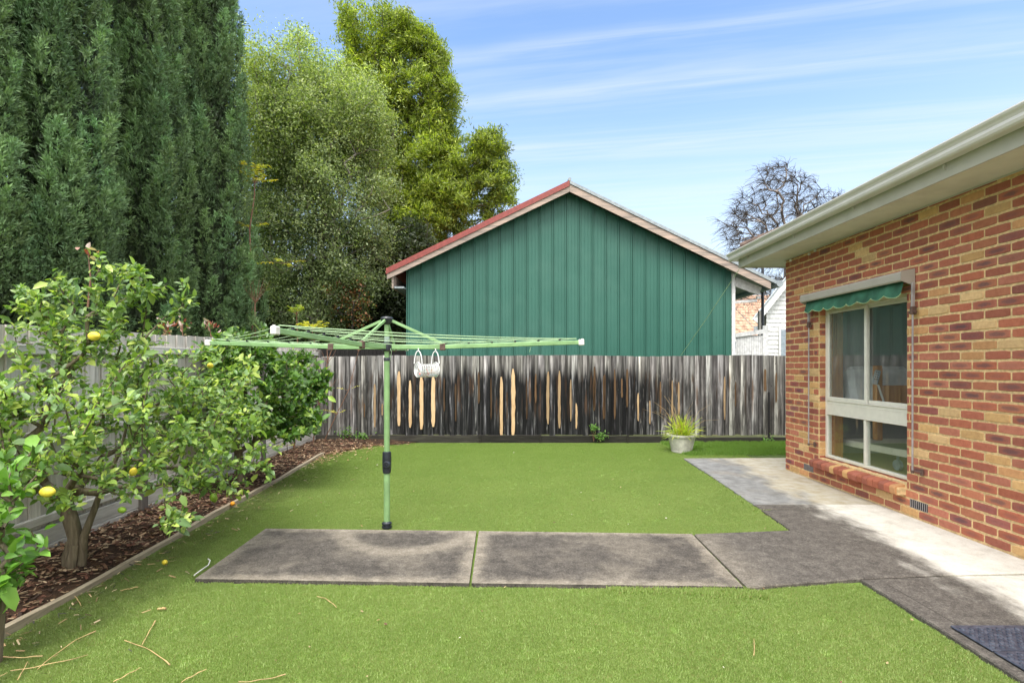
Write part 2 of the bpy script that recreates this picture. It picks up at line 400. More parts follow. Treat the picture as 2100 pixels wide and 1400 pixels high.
    c = q.mix(bl, c, (.075, .06, .075))
    finish(q, out, q.n('ShaderNodeBsdfPrincipled', {'Base Color': c, 'Roughness': .82, 'Specular IOR Level': .3,
           'Normal': bumpn(q, q.m('ADD', rn, q.m('MULTIPLY', lg, 1.4)), .55, .006)})); M['brick'] = m_
    M['mortar'] = plain('mortar', (.70, .51, .26), .9, var=.15, scale=30, bump=.8)
    # concrete ---------------------------------------------------------------
    def concrete(name, kind):
        m_, q, out = new_mat(name); p = obj_co(q); sx = q.n('ShaderNodeSeparateXYZ', {0: p}).outputs
        fine = q.m('ADD', q.m('MULTIPLY', q.noise(p, 75, 6, .8), .62), q.m('MULTIPLY', q.noise(p, 13, 6, .72), .38)); mid = q.noise(p, 7, 6, .65); big = q.noise(p, 1.7, 5, .6)
        tan = q.ramp(fine, [(.35, (.10, .085, .065)), (.5, (.22, .19, .15)), (.66, (.36, .32, .26))])
        dark = q.ramp(fine, [(.36, (.030, .027, .024)), (.5, (.088, .078, .068)), (.64, (.19, .172, .148))])
        pale = q.ramp(q.m('ADD', q.m('MULTIPLY', fine, .6), q.m('MULTIPLY', mid, .4)), [(.36, (.44, .41, .34)), (.5, (.62, .59, .52)), (.62, (.72, .695, .63))])
        if kind == 'pad':
            uv = q.n('ShaderNodeUVMap').outputs[0]; s2 = q.n('ShaderNodeSeparateXYZ', {0: uv}).outputs
            # metres in from the slab's rim, kept in uv as (from the near/far edge, from the end edge)
            ed = q.m('MINIMUM', s2[0], s2[1]); ed = q.m('ADD', ed, q.m('MULTIPLY', q.m('SUBTRACT', mid, .5), .30))
            dm = q.step(ed, -.03, .15)
            dm = q.m('MULTIPLY', dm, q.m('ADD', .62, q.m('MULTIPLY', q.step(big, .36, .56), .38)))
            # pale worn ring where the pole base is
            dx = q.m('ADD', sx[0], .95); dy = q.m('MULTIPLY', q.m('SUBTRACT', sx[1], 4.85), 1.0)
            rr = q.m('SQRT', q.m('ADD', q.m('MULTIPLY', dx, dx), q.m('MULTIPLY', dy, dy)))
            ring = q.m('SUBTRACT', 1.0, q.step(q.m('ABSOLUTE', q.m('SUBTRACT', q.m('ADD', rr, q.m('MULTIPLY', big, .12)), .62)), .02, .14))
            dm = q.m('MULTIPLY', dm, q.m('SUBTRACT', 1.0, q.m('MULTIPLY', ring, .7)))
            c = q.mix(dm, tan, q.mix(1.0, dark, (.78, .77, .76), 'MULTIPLY'))
        else:
            nx = q.m('ADD', sx[0], q.m('MULTIPLY', q.m('SUBTRACT', q.noise(q.map(p, (1, .45, 1)), 3.5, 6, .62), .5), .95))
            bx_ = q.m('ADD', nx, q.m('MULTIPLY', q.m('SUBTRACT', sx[1], 4.0), -.06))
            pm = q.step(bx_, 3.0, 3.42)
            c = q.mix(q.m('MULTIPLY', q.m('SUBTRACT', 1.0, q.step(q.m('ADD', sx[0], q.m('MULTIPLY', mid, .3)), 1.75, 2.15)), .45), dark, tan)
            far = q.step(sx[1], 5.72, 5.76)     # the far slabs are greyer and less grown over
            gry = q.ramp(q.m('ADD', q.m('MULTIPLY', fine, .45), q.m('MULTIPLY', mid, .55)), [(.35, (.11, .11, .105)), (.55, (.22, .22, .215)), (.75, (.33, .33, .32))])
            gry = q.mix(q.m('MULTIPLY', q.step(big, .5, .7), .5), gry, tan)
            c = q.mix(far, c, gry)
            yel = q.ramp(mid, [(.3, (.33, .27, .16)), (.7, (.46, .43, .35))])
            c = q.mix(pm, c, q.mix(q.m('MULTIPLY', far, .85), pale, yel))
            ln = q.m('MULTIPLY', q.m('LESS_THAN', q.m('ABSOLUTE', q.m('SUBTRACT', sx[0], 2.60)), .005), q.m('LESS_THAN', sx[1], 3.66))
            c = q.mix(q.m('MULTIPLY', ln, .8), c, (.04, .035, .03))      # tooled line along the edge strip
        speck = q.step(q.noise(p, 160, 2), .66, .72)
        c = q.mix(q.m('MULTIPLY', speck, .4), c, (.5, .46, .38))
        finish(q, out, q.n('ShaderNodeBsdfPrincipled', {'Base Color': c, 'Roughness': .9, 'Specular IOR Level': .25, 'Normal': bumpn(q, q.m('ADD', fine, mid), .5, .004)}))
        return m_
    M['pad'] = concrete('stained_concrete_pad', 'pad'); M['path'] = concrete('stained_concrete_path', 'path')
    # soil, mulch, turf backing ------------------------------------------------
    def ground(name, stops, scale=3, bump=.6):
        m_, q, out = new_mat(name); p = obj_co(q)
        v = q.m('ADD', q.m('MULTIPLY', q.noise(p, scale, 5, .6), .5), q.m('MULTIPLY', q.noise(p, scale * 22, 4, .7), .5))
        finish(q, out, q.n('ShaderNodeBsdfPrincipled', {'Base Color': q.ramp(v, stops), 'Roughness': .95, 'Specular IOR Level': .2, 'Normal': bumpn(q, v, bump, .02)})); return m_
    M['ground'] = ground('yard_ground', [(.35, (.05, .055, .025)), (.55, (.10, .11, .045)), (.7, (.16, .13, .08))], .6)
    M['turfbase'] = ground('turf_backing', [(.3, (.10, .17, .03)), (.5, (.13, .20, .04)), (.7, (.16, .24, .05))], 9)
    M['mulch'] = ground('bark_mulch', [(.35, (.012, .009, .007)), (.52, (.045, .026, .016)), (.66, (.12, .065, .035)), (.8, (.20, .13, .08))], 10, 1.0)
    M['weedsoil'] = ground('weedy_soil', [(.35, (.04, .05, .02)), (.5, (.08, .12, .03)), (.7, (.14, .16, .07))], 5)
    # shed cladding ---------------------------------------------------------------
    m_, q, out = new_mat('green_cladding'); p = obj_co(q)
    st = q.noise(q.map(p, (1, 1, .4)), 1.5, 4)
    c = q.mix(q.step(st, .3, .7), (.033, .125, .093), (.040, .142, .106))
    c = q.mix(q.m('MULTIPLY', q.step(q.noise(p, 1.1, 5, .6), .45, .7), .28), c, (.075, .185, .145))
    finish(q, out, q.n('ShaderNodeBsdfPrincipled', {'Base Color': c, 'Roughness': .48, 'Specular IOR Level': .4, 'Normal': bumpn(q, q.noise(p, 3, 2), .12, .02)})); M['clad'] = m_
    # glass ---------------------------------------------------------------
    def glass(name, haze, gcol):
        m_, q, out = new_mat(name); p = obj_co(q)
        fr = q.n('ShaderNodeFresnel', {0: 1.52})
        tr = q.n('ShaderNodeBsdfTransparent', {0: (.96, .985, .975)}); gl = q.n('ShaderNodeBsdfGlossy', {0: (.95, 1, 1), 'Roughness': .012})
        bf = q.n('ShaderNodeNewGeometry').outputs['Backfacing']      # reflect at the outer skin only
        mx = q.n('ShaderNodeMixShader', {0: q.m('MULTIPLY', q.m('ADD', q.m('MULTIPLY', fr.outputs[0], 1.15), .03, clamp=True), q.m('SUBTRACT', 1.0, bf)), 1: tr, 2: gl})
        df = q.n('ShaderNodeBsdfDiffuse', {0: gcol})
        hz = q.m('MULTIPLY', q.m('ADD', .4, q.m('MULTIPLY', q.noise(q.map(p, (1, 3, 1)), 3, 4), 1.2)), haze)
        finish(q, out, q.n('ShaderNodeMixShader', {0: hz, 1: mx, 2: df})); return m_
    M['glass'] = glass('window_glass', .03, (.5, .5, .48)); M['screen'] = glass('screened_glass', .14, (.30, .31, .30))
    # tiled roofs ---------------------------------------------------------------
    M['tile'] = plain('terracotta_tile', (.44, .27, .18), .8, var=.3, scale=5)
    M['tilebrown'] = plain('brown_roof_tile', (.13, .085, .065), .8, var=.3, scale=8)
    m_, q, out = new_mat('rubber_mat'); p = obj_co(q)
    c = q.mix(q.step(q.noise(p, 25, 5, .7), .4, .7), (.030, .036, .055), (.075, .085, .115))
    finish(q, out, q.n('ShaderNodeBsdfPrincipled', {'Base Color': c, 'Roughness': .42, 'Specular IOR Level': .5, 'Normal': bumpn(q, q.noise(p, 200, 2), .2, .002)})); M['mat'] = m_
mats()

# ------------------------------------------------------------------ the ground
def fence_x(Y): return -3.60 - .035 * Y
def edge_x(Y): return -2.72 - .0585 * Y
def poly_sheet(name, pts, z, mat, sub=0):
    b = MB(); b.face([(p[0], p[1], z) for p in pts]); o = b.build(name, mat); o['kind'] = 'structure'; return o
poly_sheet('ground', [(-900, -900), (900, -900), (900, 900), (-900, 900)], -.03, M['ground'])
poly_sheet('lawn', [(edge_x(-3), -3), (4.0, -3), (4.0, 10.62), (fence_x(10.6), 10.62), (edge_x(9.3), 9.3)], 0.0, M['turfbase'])
# garden bed, gently mounded
def bed_z(u, Y): return .012 + .035 * math.sin(PI * min(max(u, 0), 1)) + .05 * u + .008 * math.sin(Y * 9 + u * 5) + .01 * math.sin(Y * 23 + u * 11)
b = MB(); ny, nu = 150, 12
def bedpt(i, j):
    Y = -1 + i * 11.6 / ny; u = 1 - j / nu
    x0 = edge_x(Y) if Y < 9.0 else edge_x(9.0) + (Y - 9.0) * .55 * (1 if Y < 10.2 else 1.6)
    x = x0 + (fence_x(Y) - .05 - x0) * u
    return (x, Y, bed_z(u, Y) + .004)
for i in range(ny):
    for j in range(nu):
        b.face([bedpt(i, j), bedpt(i, j + 1), bedpt(i + 1, j + 1), bedpt(i + 1, j)][::-1])
o = b.build('garden_bed', M['mulch']); o['kind'] = 'structure'; smooth(o)

# concrete slabs ----------------------------------------------------------
def g2(px, py): v = G(px, py, .03); return (v.x, v.y)
PAD_A = [g2(400, 1186), g2(962, 1195), g2(977, 1088), g2(545, 1083)]
PAD_B = [g2(967, 1195), g2(1524, 1202), g2(1419, 1094), g2(982, 1088)]
wx = 4.0
PC = [g2(1534, 1203), g2(1614, 1196), g2(1761, 1185), g2(1940, 1177), (wx, g2(2100, 1172)[1]), (wx, g2(1779, 1040)[1]), g2(1561, 1045), g2(1621, 1086), g2(1424, 1094)]
PD = [(g2(1765, 1187)[0], g2(1765, 1187)[1]), (2.458, 2.6), (2.45, 1.0), (2.44, -2.0), (wx, -2.0), (wx, g2(2100, 1176)[1]), g2(1945, 1180)]
yj = g2(1561, 1043)[1]
PE = [g2(1559, 1042.5), (wx, yj + .03), (wx, 7.66), (wx + .9, 7.66), (wx + .9, g2(1500, 938)[1]), g2(1402, 939), g2(1453, 971)]
PAD_D_IN = (g2(1765, 1187)[0] + .14)
def slab(name, pts, mat, uvpad=None, th=.11):
    b = MB(); n_ = len(pts); top = .03
    cx = sum(p[0] for p in pts) / n_; cy = sum(p[1] for p in pts) / n_
    area = sum(pts[i][0] * pts[(i + 1) % n_][1] - pts[(i + 1) % n_][0] * pts[i][1] for i in range(n_))
    if area < 0: pts = pts[::-1]
    def inset(p, d):   # small arris
        v = Vector((cx - p[0], cy - p[1])); v.normalize(); return (p[0] + v.x * d, p[1] + v.y * d)
    ins = [inset(p, .012) for p in pts]
    if uvpad:
        # grid the pad so that the rim distance interpolates
        (x0, y0), (x1, y1), (x2, y2), (x3, y3) = uvpad; nU, nV = 24, 10
        def pt(s, t):
            xa = x0 + (x1 - x0) * s; ya = y0 + (y1 - y0) * s; xb = x3 + (x2 - x3) * s; yb = y3 + (y2 - y3) * s
            return (xa + (xb - xa) * t, ya + (yb - ya) * t)
        Lx = math.hypot(x1 - x0, y1 - y0); Ly = math.hypot(x3 - x0, y3 - y0)
        def uvf(s, t): return (min(t, 1 - t) * Ly, min(s, 1 - s) * Lx + (0.0 if True else 0))
        for i in range(nU):
            for j in range(nV):
                st = [(i / nU, j / nV), ((i + 1) / nU, j / nV), ((i + 1) / nU, (j + 1) / nV), (i / nU, (j + 1) / nV)]
                b.face([(*pt(*q_), top) for q_ in st], uv=[uvf(*q_) for q_ in st])
        for i in range(n_): b.face([(*pts[i], -th), (*pts[(i + 1) % n_], -th), (*pts[(i + 1) % n_], top), (*pts[i], top)])
    else:
        b.face([(*p, top) for p in ins])
        for i in range(n_):
            j = (i + 1) % n_
            b.face([(*pts[i], top - .008), (*pts[j], top - .008), (*ins[j], top), (*ins[i], top)])
            b.face([(*pts[i], -th), (*pts[j], -th), (*pts[j], top - .008), (*pts[i], top - .008)])
    o = b.build(name, mat); o['kind'] = 'structure'; return o
slab('concrete_path', PAD_A, M['pad'], PAD_A); slab('concrete_path', PAD_B, M['pad'], PAD_B)
slab('concrete_path', PC, M['path']); slab('concrete_path', PD, M['path']); slab('concrete_path', PE, M['path'])

def inside(P_, poly):
    x, y = P_[:, 0], P_[:, 1]; r = np.zeros(len(P_), bool); n_ = len(poly); j = n_ - 1
    for i in range(n_):
        xi, yi = poly[i]; xj, yj_ = poly[j]
        c = ((yi > y) != (yj_ > y)) & (x < (xj - xi) * (y - yi) / (yj_ - yi + 1e-12) + xi); r ^= c; j = i
    return r
ALLPOLY = [PAD_A, PAD_B, PC, PD, PE]
def seg_dist(P_, poly):
    best = np.full(len(P_), 9.0)
    for i in range(len(poly)):
        a_ = np.array(poly[i]); b_ = np.array(poly[(i + 1) % len(poly)]); ab = b_ - a_
        t = np.clip(((P_ - a_) @ ab) / (ab @ ab), 0, 1); d = np.linalg.norm(P_ - (a_ + t[:, None] * ab), axis=1); best = np.minimum(best, d)
    return best

# turf: tufts on points -----------------------------------------------------
def tuft(seed, rad, n, hgt, wd):
    r = np.random.RandomState(seed); rr = rad * np.sqrt(r.rand(n)); th = r.rand(n) * 2 * PI
    pos = np.stack([rr * np.cos(th), rr * np.sin(th), np.full(n, -.003)], 1)
    d = np.stack([r.normal(0, .45, n) + .12, r.normal(0, .45, n) - .15, np.ones(n)], 1)
    nr = np.stack([r.normal(size=n), r.normal(size=n), np.full(n, .2)], 1)
    g = r.rand(n)[:, None]
    col = np.array([.19, .272, .060]) * (1 - g) + np.array([.385, .475, .18]) * g
    brn = r.rand(n) < .10; col[brn] = (.34, .32, .14)
    me = leafmesh('grass_tuft', pos, d, nr, hgt * r.uniform(.6, 1.25, n), wd, col, None, shape='blade')
    me.materials.append(M['grass']); return bpy.data.objects.new('grass_tuft', me)
def scatter(name, pts, tufts, sc_lo, sc_hi, label, cat, seed=1):
    me = bpy.data.meshes.new(name); me.vertices.add(len(pts)); me.vertices.foreach_set('co', pts.astype(np.float32).ravel())
    o = bpy.data.objects.new(name, me); C.objects.link(o)
    ng = bpy.data.node_groups.new(name, 'GeometryNodeTree')
    ng.interface.new_socket('Geometry', in_out='INPUT', socket_type='NodeSocketGeometry'); ng.interface.new_socket('Geometry', in_out='OUTPUT', socket_type='NodeSocketGeometry')
    q = NT(ng); gi = q.n('NodeGroupInput'); go = q.n('NodeGroupOutput'); jn = q.n('GeometryNodeJoinGeometry')
    ri = q.n('FunctionNodeRandomValue', data_type='INT'); ri.inputs[4].default_value = 0; ri.inputs[5].default_value = len(tufts) - 1; ri.inputs['Seed'].default_value = seed
    rs = q.n('FunctionNodeRandomValue', data_type='FLOAT'); rs.inputs[2].default_value = sc_lo; rs.inputs[3].default_value = sc_hi
    rr = q.n('FunctionNodeRandomValue', data_type='FLOAT'); rr.inputs[2].default_value = -.9; rr.inputs[3].default_value = .9; rr.inputs['Seed'].default_value = 5
    cx = q.n('ShaderNodeCombineXYZ', {2: rr.outputs[1]})
    for k, tf in enumerate(tufts):
        oi = q.n('GeometryNodeObjectInfo'); oi.inputs['Object'].default_value = tf; oi.inputs['As Instance'].default_value = True
        cp = q.n('FunctionNodeCompare', data_type='INT', operation='EQUAL'); ng.links.new(ri.outputs[2], cp.inputs[2]); cp.inputs[3].default_value = k
        ip = q.n('GeometryNodeInstanceOnPoints'); ng.links.new(gi.outputs[0], ip.inputs['Points']); ng.links.new(cp.outputs[0], ip.inputs['Selection'])
        ng.links.new(oi.outputs['Geometry'], ip.inputs['Instance']); ng.links.new(cx.outputs[0], ip.inputs['Rotation']); ng.links.new(rs.outputs[1], ip.inputs['Scale'])
        ng.links.new(ip.outputs[0], jn.inputs[0])
    ng.links.new(jn.outputs[0], go.inputs[0])
    md = o.modifiers.new('scatter', 'NODES'); md.node_group = ng
    o.data.materials.append(M['grass'])
    return tag(o, label, cat, kind='stuff')
rs_ = np.random.RandomState(3)
def turf_points(n, y0, y1):
    p = np.stack([rs_.uniform(-3.45, 4.0, n), rs_.uniform(y0, y1, n)], 1)
    k = p[:, 0] > (-2.72 - .0585 * p[:, 1]) + .05
    k &= ~((p[:, 1] > 9.0) & (p[:, 0] < edge_x(9.0) + (p[:, 1] - 9.0) * .75))
    k &= ~((p[:, 0] > G(1370, 915).x) & (p[:, 1] > 9.35)) & (p[:, 1] < 10.45)
    for poly in ALLPOLY: k &= ~inside(p, poly)
    p = p[k]
    d = np.min([seg_dist(p, poly) for poly in ALLPOLY], axis=0)
    return p, d
pa, da = turf_points(38000, 1.6, 5.2); pb, db = turf_points(42000, 5.2, 10.5)
ok = da > .010; pa = pa[ok]; ok = db > .014; pb = pb[ok]
pp = np.concatenate([pa, pb]); pp = np.concatenate([pp, np.full((len(pp), 1), .0)], 1)
tfs = [tuft(11 + k, .042, 110, .017, .0034) for k in range(5)]
scatter('turf_grass', pp, tfs, .75, 1.15, 'short bright green artificial turf around the concrete pads', 'turf')

# ------------------------------------------------------------------ mulch chips and litter
def litter(name, n, fn, cols, L0, L1, label, cat, seed, zup=.012, wr=.28):
    r = np.random.RandomState(seed); p = fn(r, n); n = len(p); th = r.rand(n) * 2 * PI
    d = np.stack([np.cos(th), np.sin(th), r.normal(0, .16, n)], 1); nr = np.stack([r.normal(0, .3, n), r.normal(0, .3, n), np.ones(n)], 1)
    L = r.uniform(L0, L1, n); c = np.array(cols)[r.randint(0, len(cols), n)] * r.uniform(.6, 1.3, (n, 1))
    p[:, 2] += r.rand(n) * zup
    o = leafmesh(name, p, d, nr, L, L * wr * r.uniform(.6, 1.6, n), c, M['dry'], shape='chip'); return tag(o, label, cat, kind='stuff')
def bedpts(r, n):
    Y = r.uniform(1.5, 10.45, n); u = r.rand(n)
    x0 = np.where(Y < 9, edge_x(Y), edge_x(9.0) + (Y - 9.0) * .62); x = x0 - .05 + (fence_x(Y) - x0) * u
    z = np.array([bed_z(uu, yy) for uu, yy in zip(u, Y)]) + .006
    keep = wave(np.stack([x, Y, z], 1), 5, 2.3) > -.55 + .0 * Y
    keep |= Y > 6.5
    return np.stack([x, Y, z], 1)[keep]
litter('bark_chips', 15000, bedpts, [(.20, .105, .06), (.11, .05, .03), (.30, .20, .12), (.055, .03, .02), (.42, .31, .20), (.16, .07, .045)], .012, .055,
       'brown bark mulch and dead leaves covering the bed', 'mulch', 4, .022, .33)
def farpts(r, n):
    Y = r.uniform(8.2, 10.45, n); x0 = edge_x(9.0) + np.maximum(Y - 9.0, 0) * .62
    return np.stack([x0 + r.exponential(.22, n) - .45, Y, np.full(n, .02)], 1)
litter('bark_chips', 2600, farpts, [(.40, .25, .14), (.30, .17, .09), (.5, .36, .22)], .02, .07, 'pale bark chips spilling onto the turf in the corner', 'mulch', 9, .02, .25)
def strips(r, n):
    Y = r.uniform(1.6, 9.4, n); x = edge_x(Y) + .05 + r.exponential(.16, n); return np.stack([x, Y, np.full(n, .016)], 1)
litter('leaf_litter', 900, strips, [(.30, .2, .1), (.12, .07, .04), (.42, .33, .2), (.05, .045, .04)], .012, .06, 'fine twigs and leaf crumbs strewn along the timber edging', 'litter', 12, .012, .13)
def lawnlit(r, n):
    p, d = turf_points(n, 2.0, 10.3); return np.concatenate([p, np.full((len(p), 1), .022)], 1)
litter('leaf_litter', 260, lawnlit, [(.28, .16, .08), (.6, .56, .46), (.4, .3, .16), (.15, .07, .045)], .008, .026, 'scattered tiny dead leaves and specks on the turf', 'litter', 13, .006, .5)

# ------------------------------------------------------------------ timber edging
t = thing('timber_edging', 'weathered timber garden edging between mulch bed and turf', 'edging', (edge_x(3), 3, 0))
for y0, y1 in ((-1.5, 2.7), (2.71, 5.62), (5.63, 9.05)):
    b = MB(); n_ = 14
    for k in range(n_):
        ya, yb = y0 + (y1 - y0) * k / n_, y0 + (y1 - y0) * (k + 1) / n_
        w_ = lambda y: .006 * math.sin(y * 2.1) + .004 * math.sin(y * 5.3)
        za, zb = .045 + w_(ya + 1) * 1.3, .045 + w_(yb + 1) * 1.3
        A = [(edge_x(ya) - .022 + w_(ya), ya), (edge_x(ya) + .022 + w_(ya), ya), (edge_x(yb) + .022 + w_(yb), yb), (edge_x(yb) - .022 + w_(yb), yb)]
        b.face([(*A[0], za), (*A[1], za), (*A[2], zb), (*A[3], zb)])
        b.face([(*A[1], -.08), (*A[2], -.08), (*A[2], zb), (*A[1], za)]); b.face([(*A[3], -.08), (*A[0], -.08), (*A[0], za), (*A[3], zb)])
        if k == n_ - 1: b.face([(*A[2], -.08), (*A[3], -.08), (*A[3], zb), (*A[2], zb)])
        if k == 0: b.face([(*A[0], -.08), (*A[1], -.08), (*A[1], za), (*A[0], za)])
    b.build('edging_board', M['edge'], t)

# ------------------------------------------------------------------ back fence
YB = 10.6
def back_fence():
    t = thing('paling_fence', 'charred grey timber paling fence across the back of the yard', 'fence', (0, YB, 0))
    b = MB(); r = random.Random(5); x = -4.03; k = 0
    def top(x): return 1.70 + (.055 if x < -.2 else .045) * (1 if x > -3 else .9) + .012 * math.sin(x * 1.7) - .03 * max(0, -x - 1) * .4
    while x < 9.5:
        w_ = r.uniform(.115, .125); front = k % 2
        y0 = YB - (.024 if front else .0); h_ = top(x) + r.uniform(-.006, .006); z0 = .155 + r.uniform(-.012, .008)
        sh = r.uniform(.85, 1.25) if front else r.uniform(.55, .9); col = (sh, sh * r.uniform(.97, 1.01), sh * r.uniform(.94, 1.02), r.random())  # recessed back boards tinted darker to read as shade
        tl = r.uniform(-.003, .003)
        # a paling: thin board with cupped face (three strips)
        cu = r.uniform(.003, .008) * (1 if front else -1)
        xs = [x, x + w_ * .33, x + w_ * .67, x + w_]; ys = [y0, y0 - cu, y0 - cu, y0]
        if not front: xs[0] -= .02; xs[3] += .02
        sf = (r.uniform(1.05, 1.6), 1.0, r.uniform(.5, .85)) if front else (r.uniform(.5, .8), 1.0, r.uniform(.5, .9))  # strip tints paint lit and shaded edges onto the cupped boards
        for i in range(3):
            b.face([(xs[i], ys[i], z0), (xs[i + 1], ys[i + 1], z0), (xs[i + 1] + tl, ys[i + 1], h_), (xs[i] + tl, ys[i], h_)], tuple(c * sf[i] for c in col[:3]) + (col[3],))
        b.face([(xs[0], y0, z0), (xs[0] + tl, y0, h_), (xs[0] + tl, y0 + .015, h_), (xs[0], y0 + .015, z0)], tuple(c * .4 for c in col[:3]) + (col[3],))  # both side faces darkened in colour as the shadow at each lap
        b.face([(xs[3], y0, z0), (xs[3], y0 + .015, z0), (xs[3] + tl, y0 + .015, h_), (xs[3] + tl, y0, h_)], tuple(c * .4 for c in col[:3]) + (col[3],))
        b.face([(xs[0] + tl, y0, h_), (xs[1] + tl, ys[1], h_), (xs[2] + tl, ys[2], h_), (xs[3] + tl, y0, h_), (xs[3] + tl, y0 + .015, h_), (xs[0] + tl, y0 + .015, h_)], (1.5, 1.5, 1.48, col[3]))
        b.face([(xs[3], y0 + .015, z0), (xs[0], y0 + .015, z0), (xs[0] + tl, y0 + .015, h_), (xs[3] + tl, y0 + .015, h_)], col)
        x += w_ + (r.uniform(-.012, -.004) if front else r.uniform(-.012, -.004)); k += 1
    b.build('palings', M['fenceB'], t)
    # plinth boards under the palings
    segs = [(-3.99, -3.02, .16, .9), (-2.99, -.66, .15, .55), (-.63, .56, .155, .3), (.58, 2.30, .14, .3), (2.33, 3.6, .13, .4), (3.62, 9.5, .11, .5)]
    for x0, x1, hh, c_ in segs:
        b = MB(); b.box((x0, YB - .055, -.03), (x1, YB - .018 + .0, hh), (c_ * 1.1, c_ * 1.08, c_, random.random()), bev=.006); b.build('plinth_board', M['plinth'], t)
    for x0 in (-3.0, -.645, .57, 2.315, 3.6):
        b = MB(); b.box((x0 - .02, YB - .085, -.05), (x0 + .02, YB - .056, .165), (.35, .33, .3, .4), bev=.004); b.build('peg_stake', M['plinth'], t)
    for z_ in (.4, 1.45):
        b = MB(); b.box((-4.0, YB + .02, z_), (9.4, YB + .06, z_ + .07), (1, 1, 1, .3)); b.build('rail', M['railL'], t)
    # dark strip near the right end, standing in for a shaded gap in the boards
    b = MB(); b.box((5.13, YB - .05, -.02), (5.175, YB - .020, 1.02), bev=.01); b.build('gap_shade_strip', M['farfence'], t)
    # split strips of raw wood
    b = MB(); r = random.Random(8)
    S = []
    for (zx, za, zb, w_, br) in [(910, 460, 680, 11, .75), (948, 560, 620, 6, .9), (1032, 400, 675, 17, 1.1), (1090, 445, 685, 15, 1.1), (1147, 425, 690, 18, 1.2), (1207, 420, 680, 20, 1.2),
                                 (858, 560, 630, 6, .5), (1437, 400, 560, 10, .35), (1320, 460, 650, 8, .3), (1262, 430, 600, 8, .3), (1500, 430, 640, 7, .3), (1552, 425, 740, 15, 1.05), (1612, 385, 735, 20, 1.2), (1725, 410, 560, 9, .6),
                                 (1787, 400, 665, 14, .8), (1845, 395, 685, 13, .8), (1903, 440, 650, 8, .75), (1932, 560, 690, 9, 1.0), (2020, 430, 600, 7, .35), (2070, 420, 640, 9, .45), (1580, 500, 640, 6, .3), (1680, 430, 640, 8, .25)]:
        S.append((400 + zx / 2.47, 600 + za / 2.47, 600 + zb / 2.47, w_ / 2.47, br))
    for (zx, za, zb, w_, br) in [(60, 780, 1060, 12, .4), (125, 830, 1110, 10, .4), (190, 800, 1120, 12, .5), (235, 860, 980, 10, .6), (268, 800, 1040, 14, .45), (338, 950, 1130, 10, .95),
                                 (413, 1000, 1150, 9, .9), (482, 880, 1080, 11, .6), (556, 870, 1100, 10, .75), (598, 880, 1090, 12, .8), (890, 845, 1120, 11, .8), (1150, 800, 940, 14, .6), (1220, 820, 1010, 11, .55), (960, 880, 1040, 8, .4)]:
        S.append((1200 + zx / 3.112, 500 + za / 3.112, 500 + zb / 3.112, w_ / 3.112, br))
    for (px, ya, yb, w_, br) in S:
        Yp = YB - .036; c0 = P(px, ya, Yp); c1 = P(px, yb, Yp); w2 = w_ * YB / F / 2; n_ = 9; ph = r.uniform(0, 6)
        L = []; Rr = []
        for i in range(n_ + 1):
            s_ = i / n_; z_ = c0.z + (c1.z - c0.z) * s_; env = min(1, s_ * 6 + .25) * min(1, (1 - s_) * 9 + .35)
            L.append((c0.x - w2 * env * r.uniform(.75, 1.1) + .003 * math.sin(s_ * 6 + ph), Yp - .002, z_ + r.uniform(-.01, .01)))
            Rr.append((c0.x + w2 * env * r.uniform(.75, 1.1) + .003 * math.sin(s_ * 6 + ph), Yp - .002, z_ + r.uniform(-.01, .01)))
        sk = r.choice((0, 1)); j0 = c0.x - w2 if sk else c0.x + w2
        for i in range(n_ + 1):      # one side follows the board's straight edge, the other is torn
            q_ = L if sk else Rr; q_[i] = (j0 + r.uniform(-.15, .15) * w2 + (w2 * (.9 if sk else -.9) * (.5 if i in (0, n_) else 0)), q_[i][1], q_[i][2])
        br *= (1 if br > .9 else .8 if br > .7 else .45); cl = (br, br * (1.0 if br > .6 else .85), br * (1.05 if br > .6 else .8), r.random())
        for i in range(n_):
            b.face([L[i + 1], Rr[i + 1], Rr[i], L[i]], cl)
            b.face([(L[i + 1][0], Yp + .012, L[i + 1][2]), L[i + 1], L[i], (L[i][0], Yp + .012, L[i][2])], cl)
            b.face([Rr[i + 1], (Rr[i + 1][0], Yp + .012, Rr[i + 1][2]), (Rr[i][0], Yp + .012, Rr[i][2]), Rr[i]], cl)
    b.build('split_wood', M['raw'], t)
back_fence()

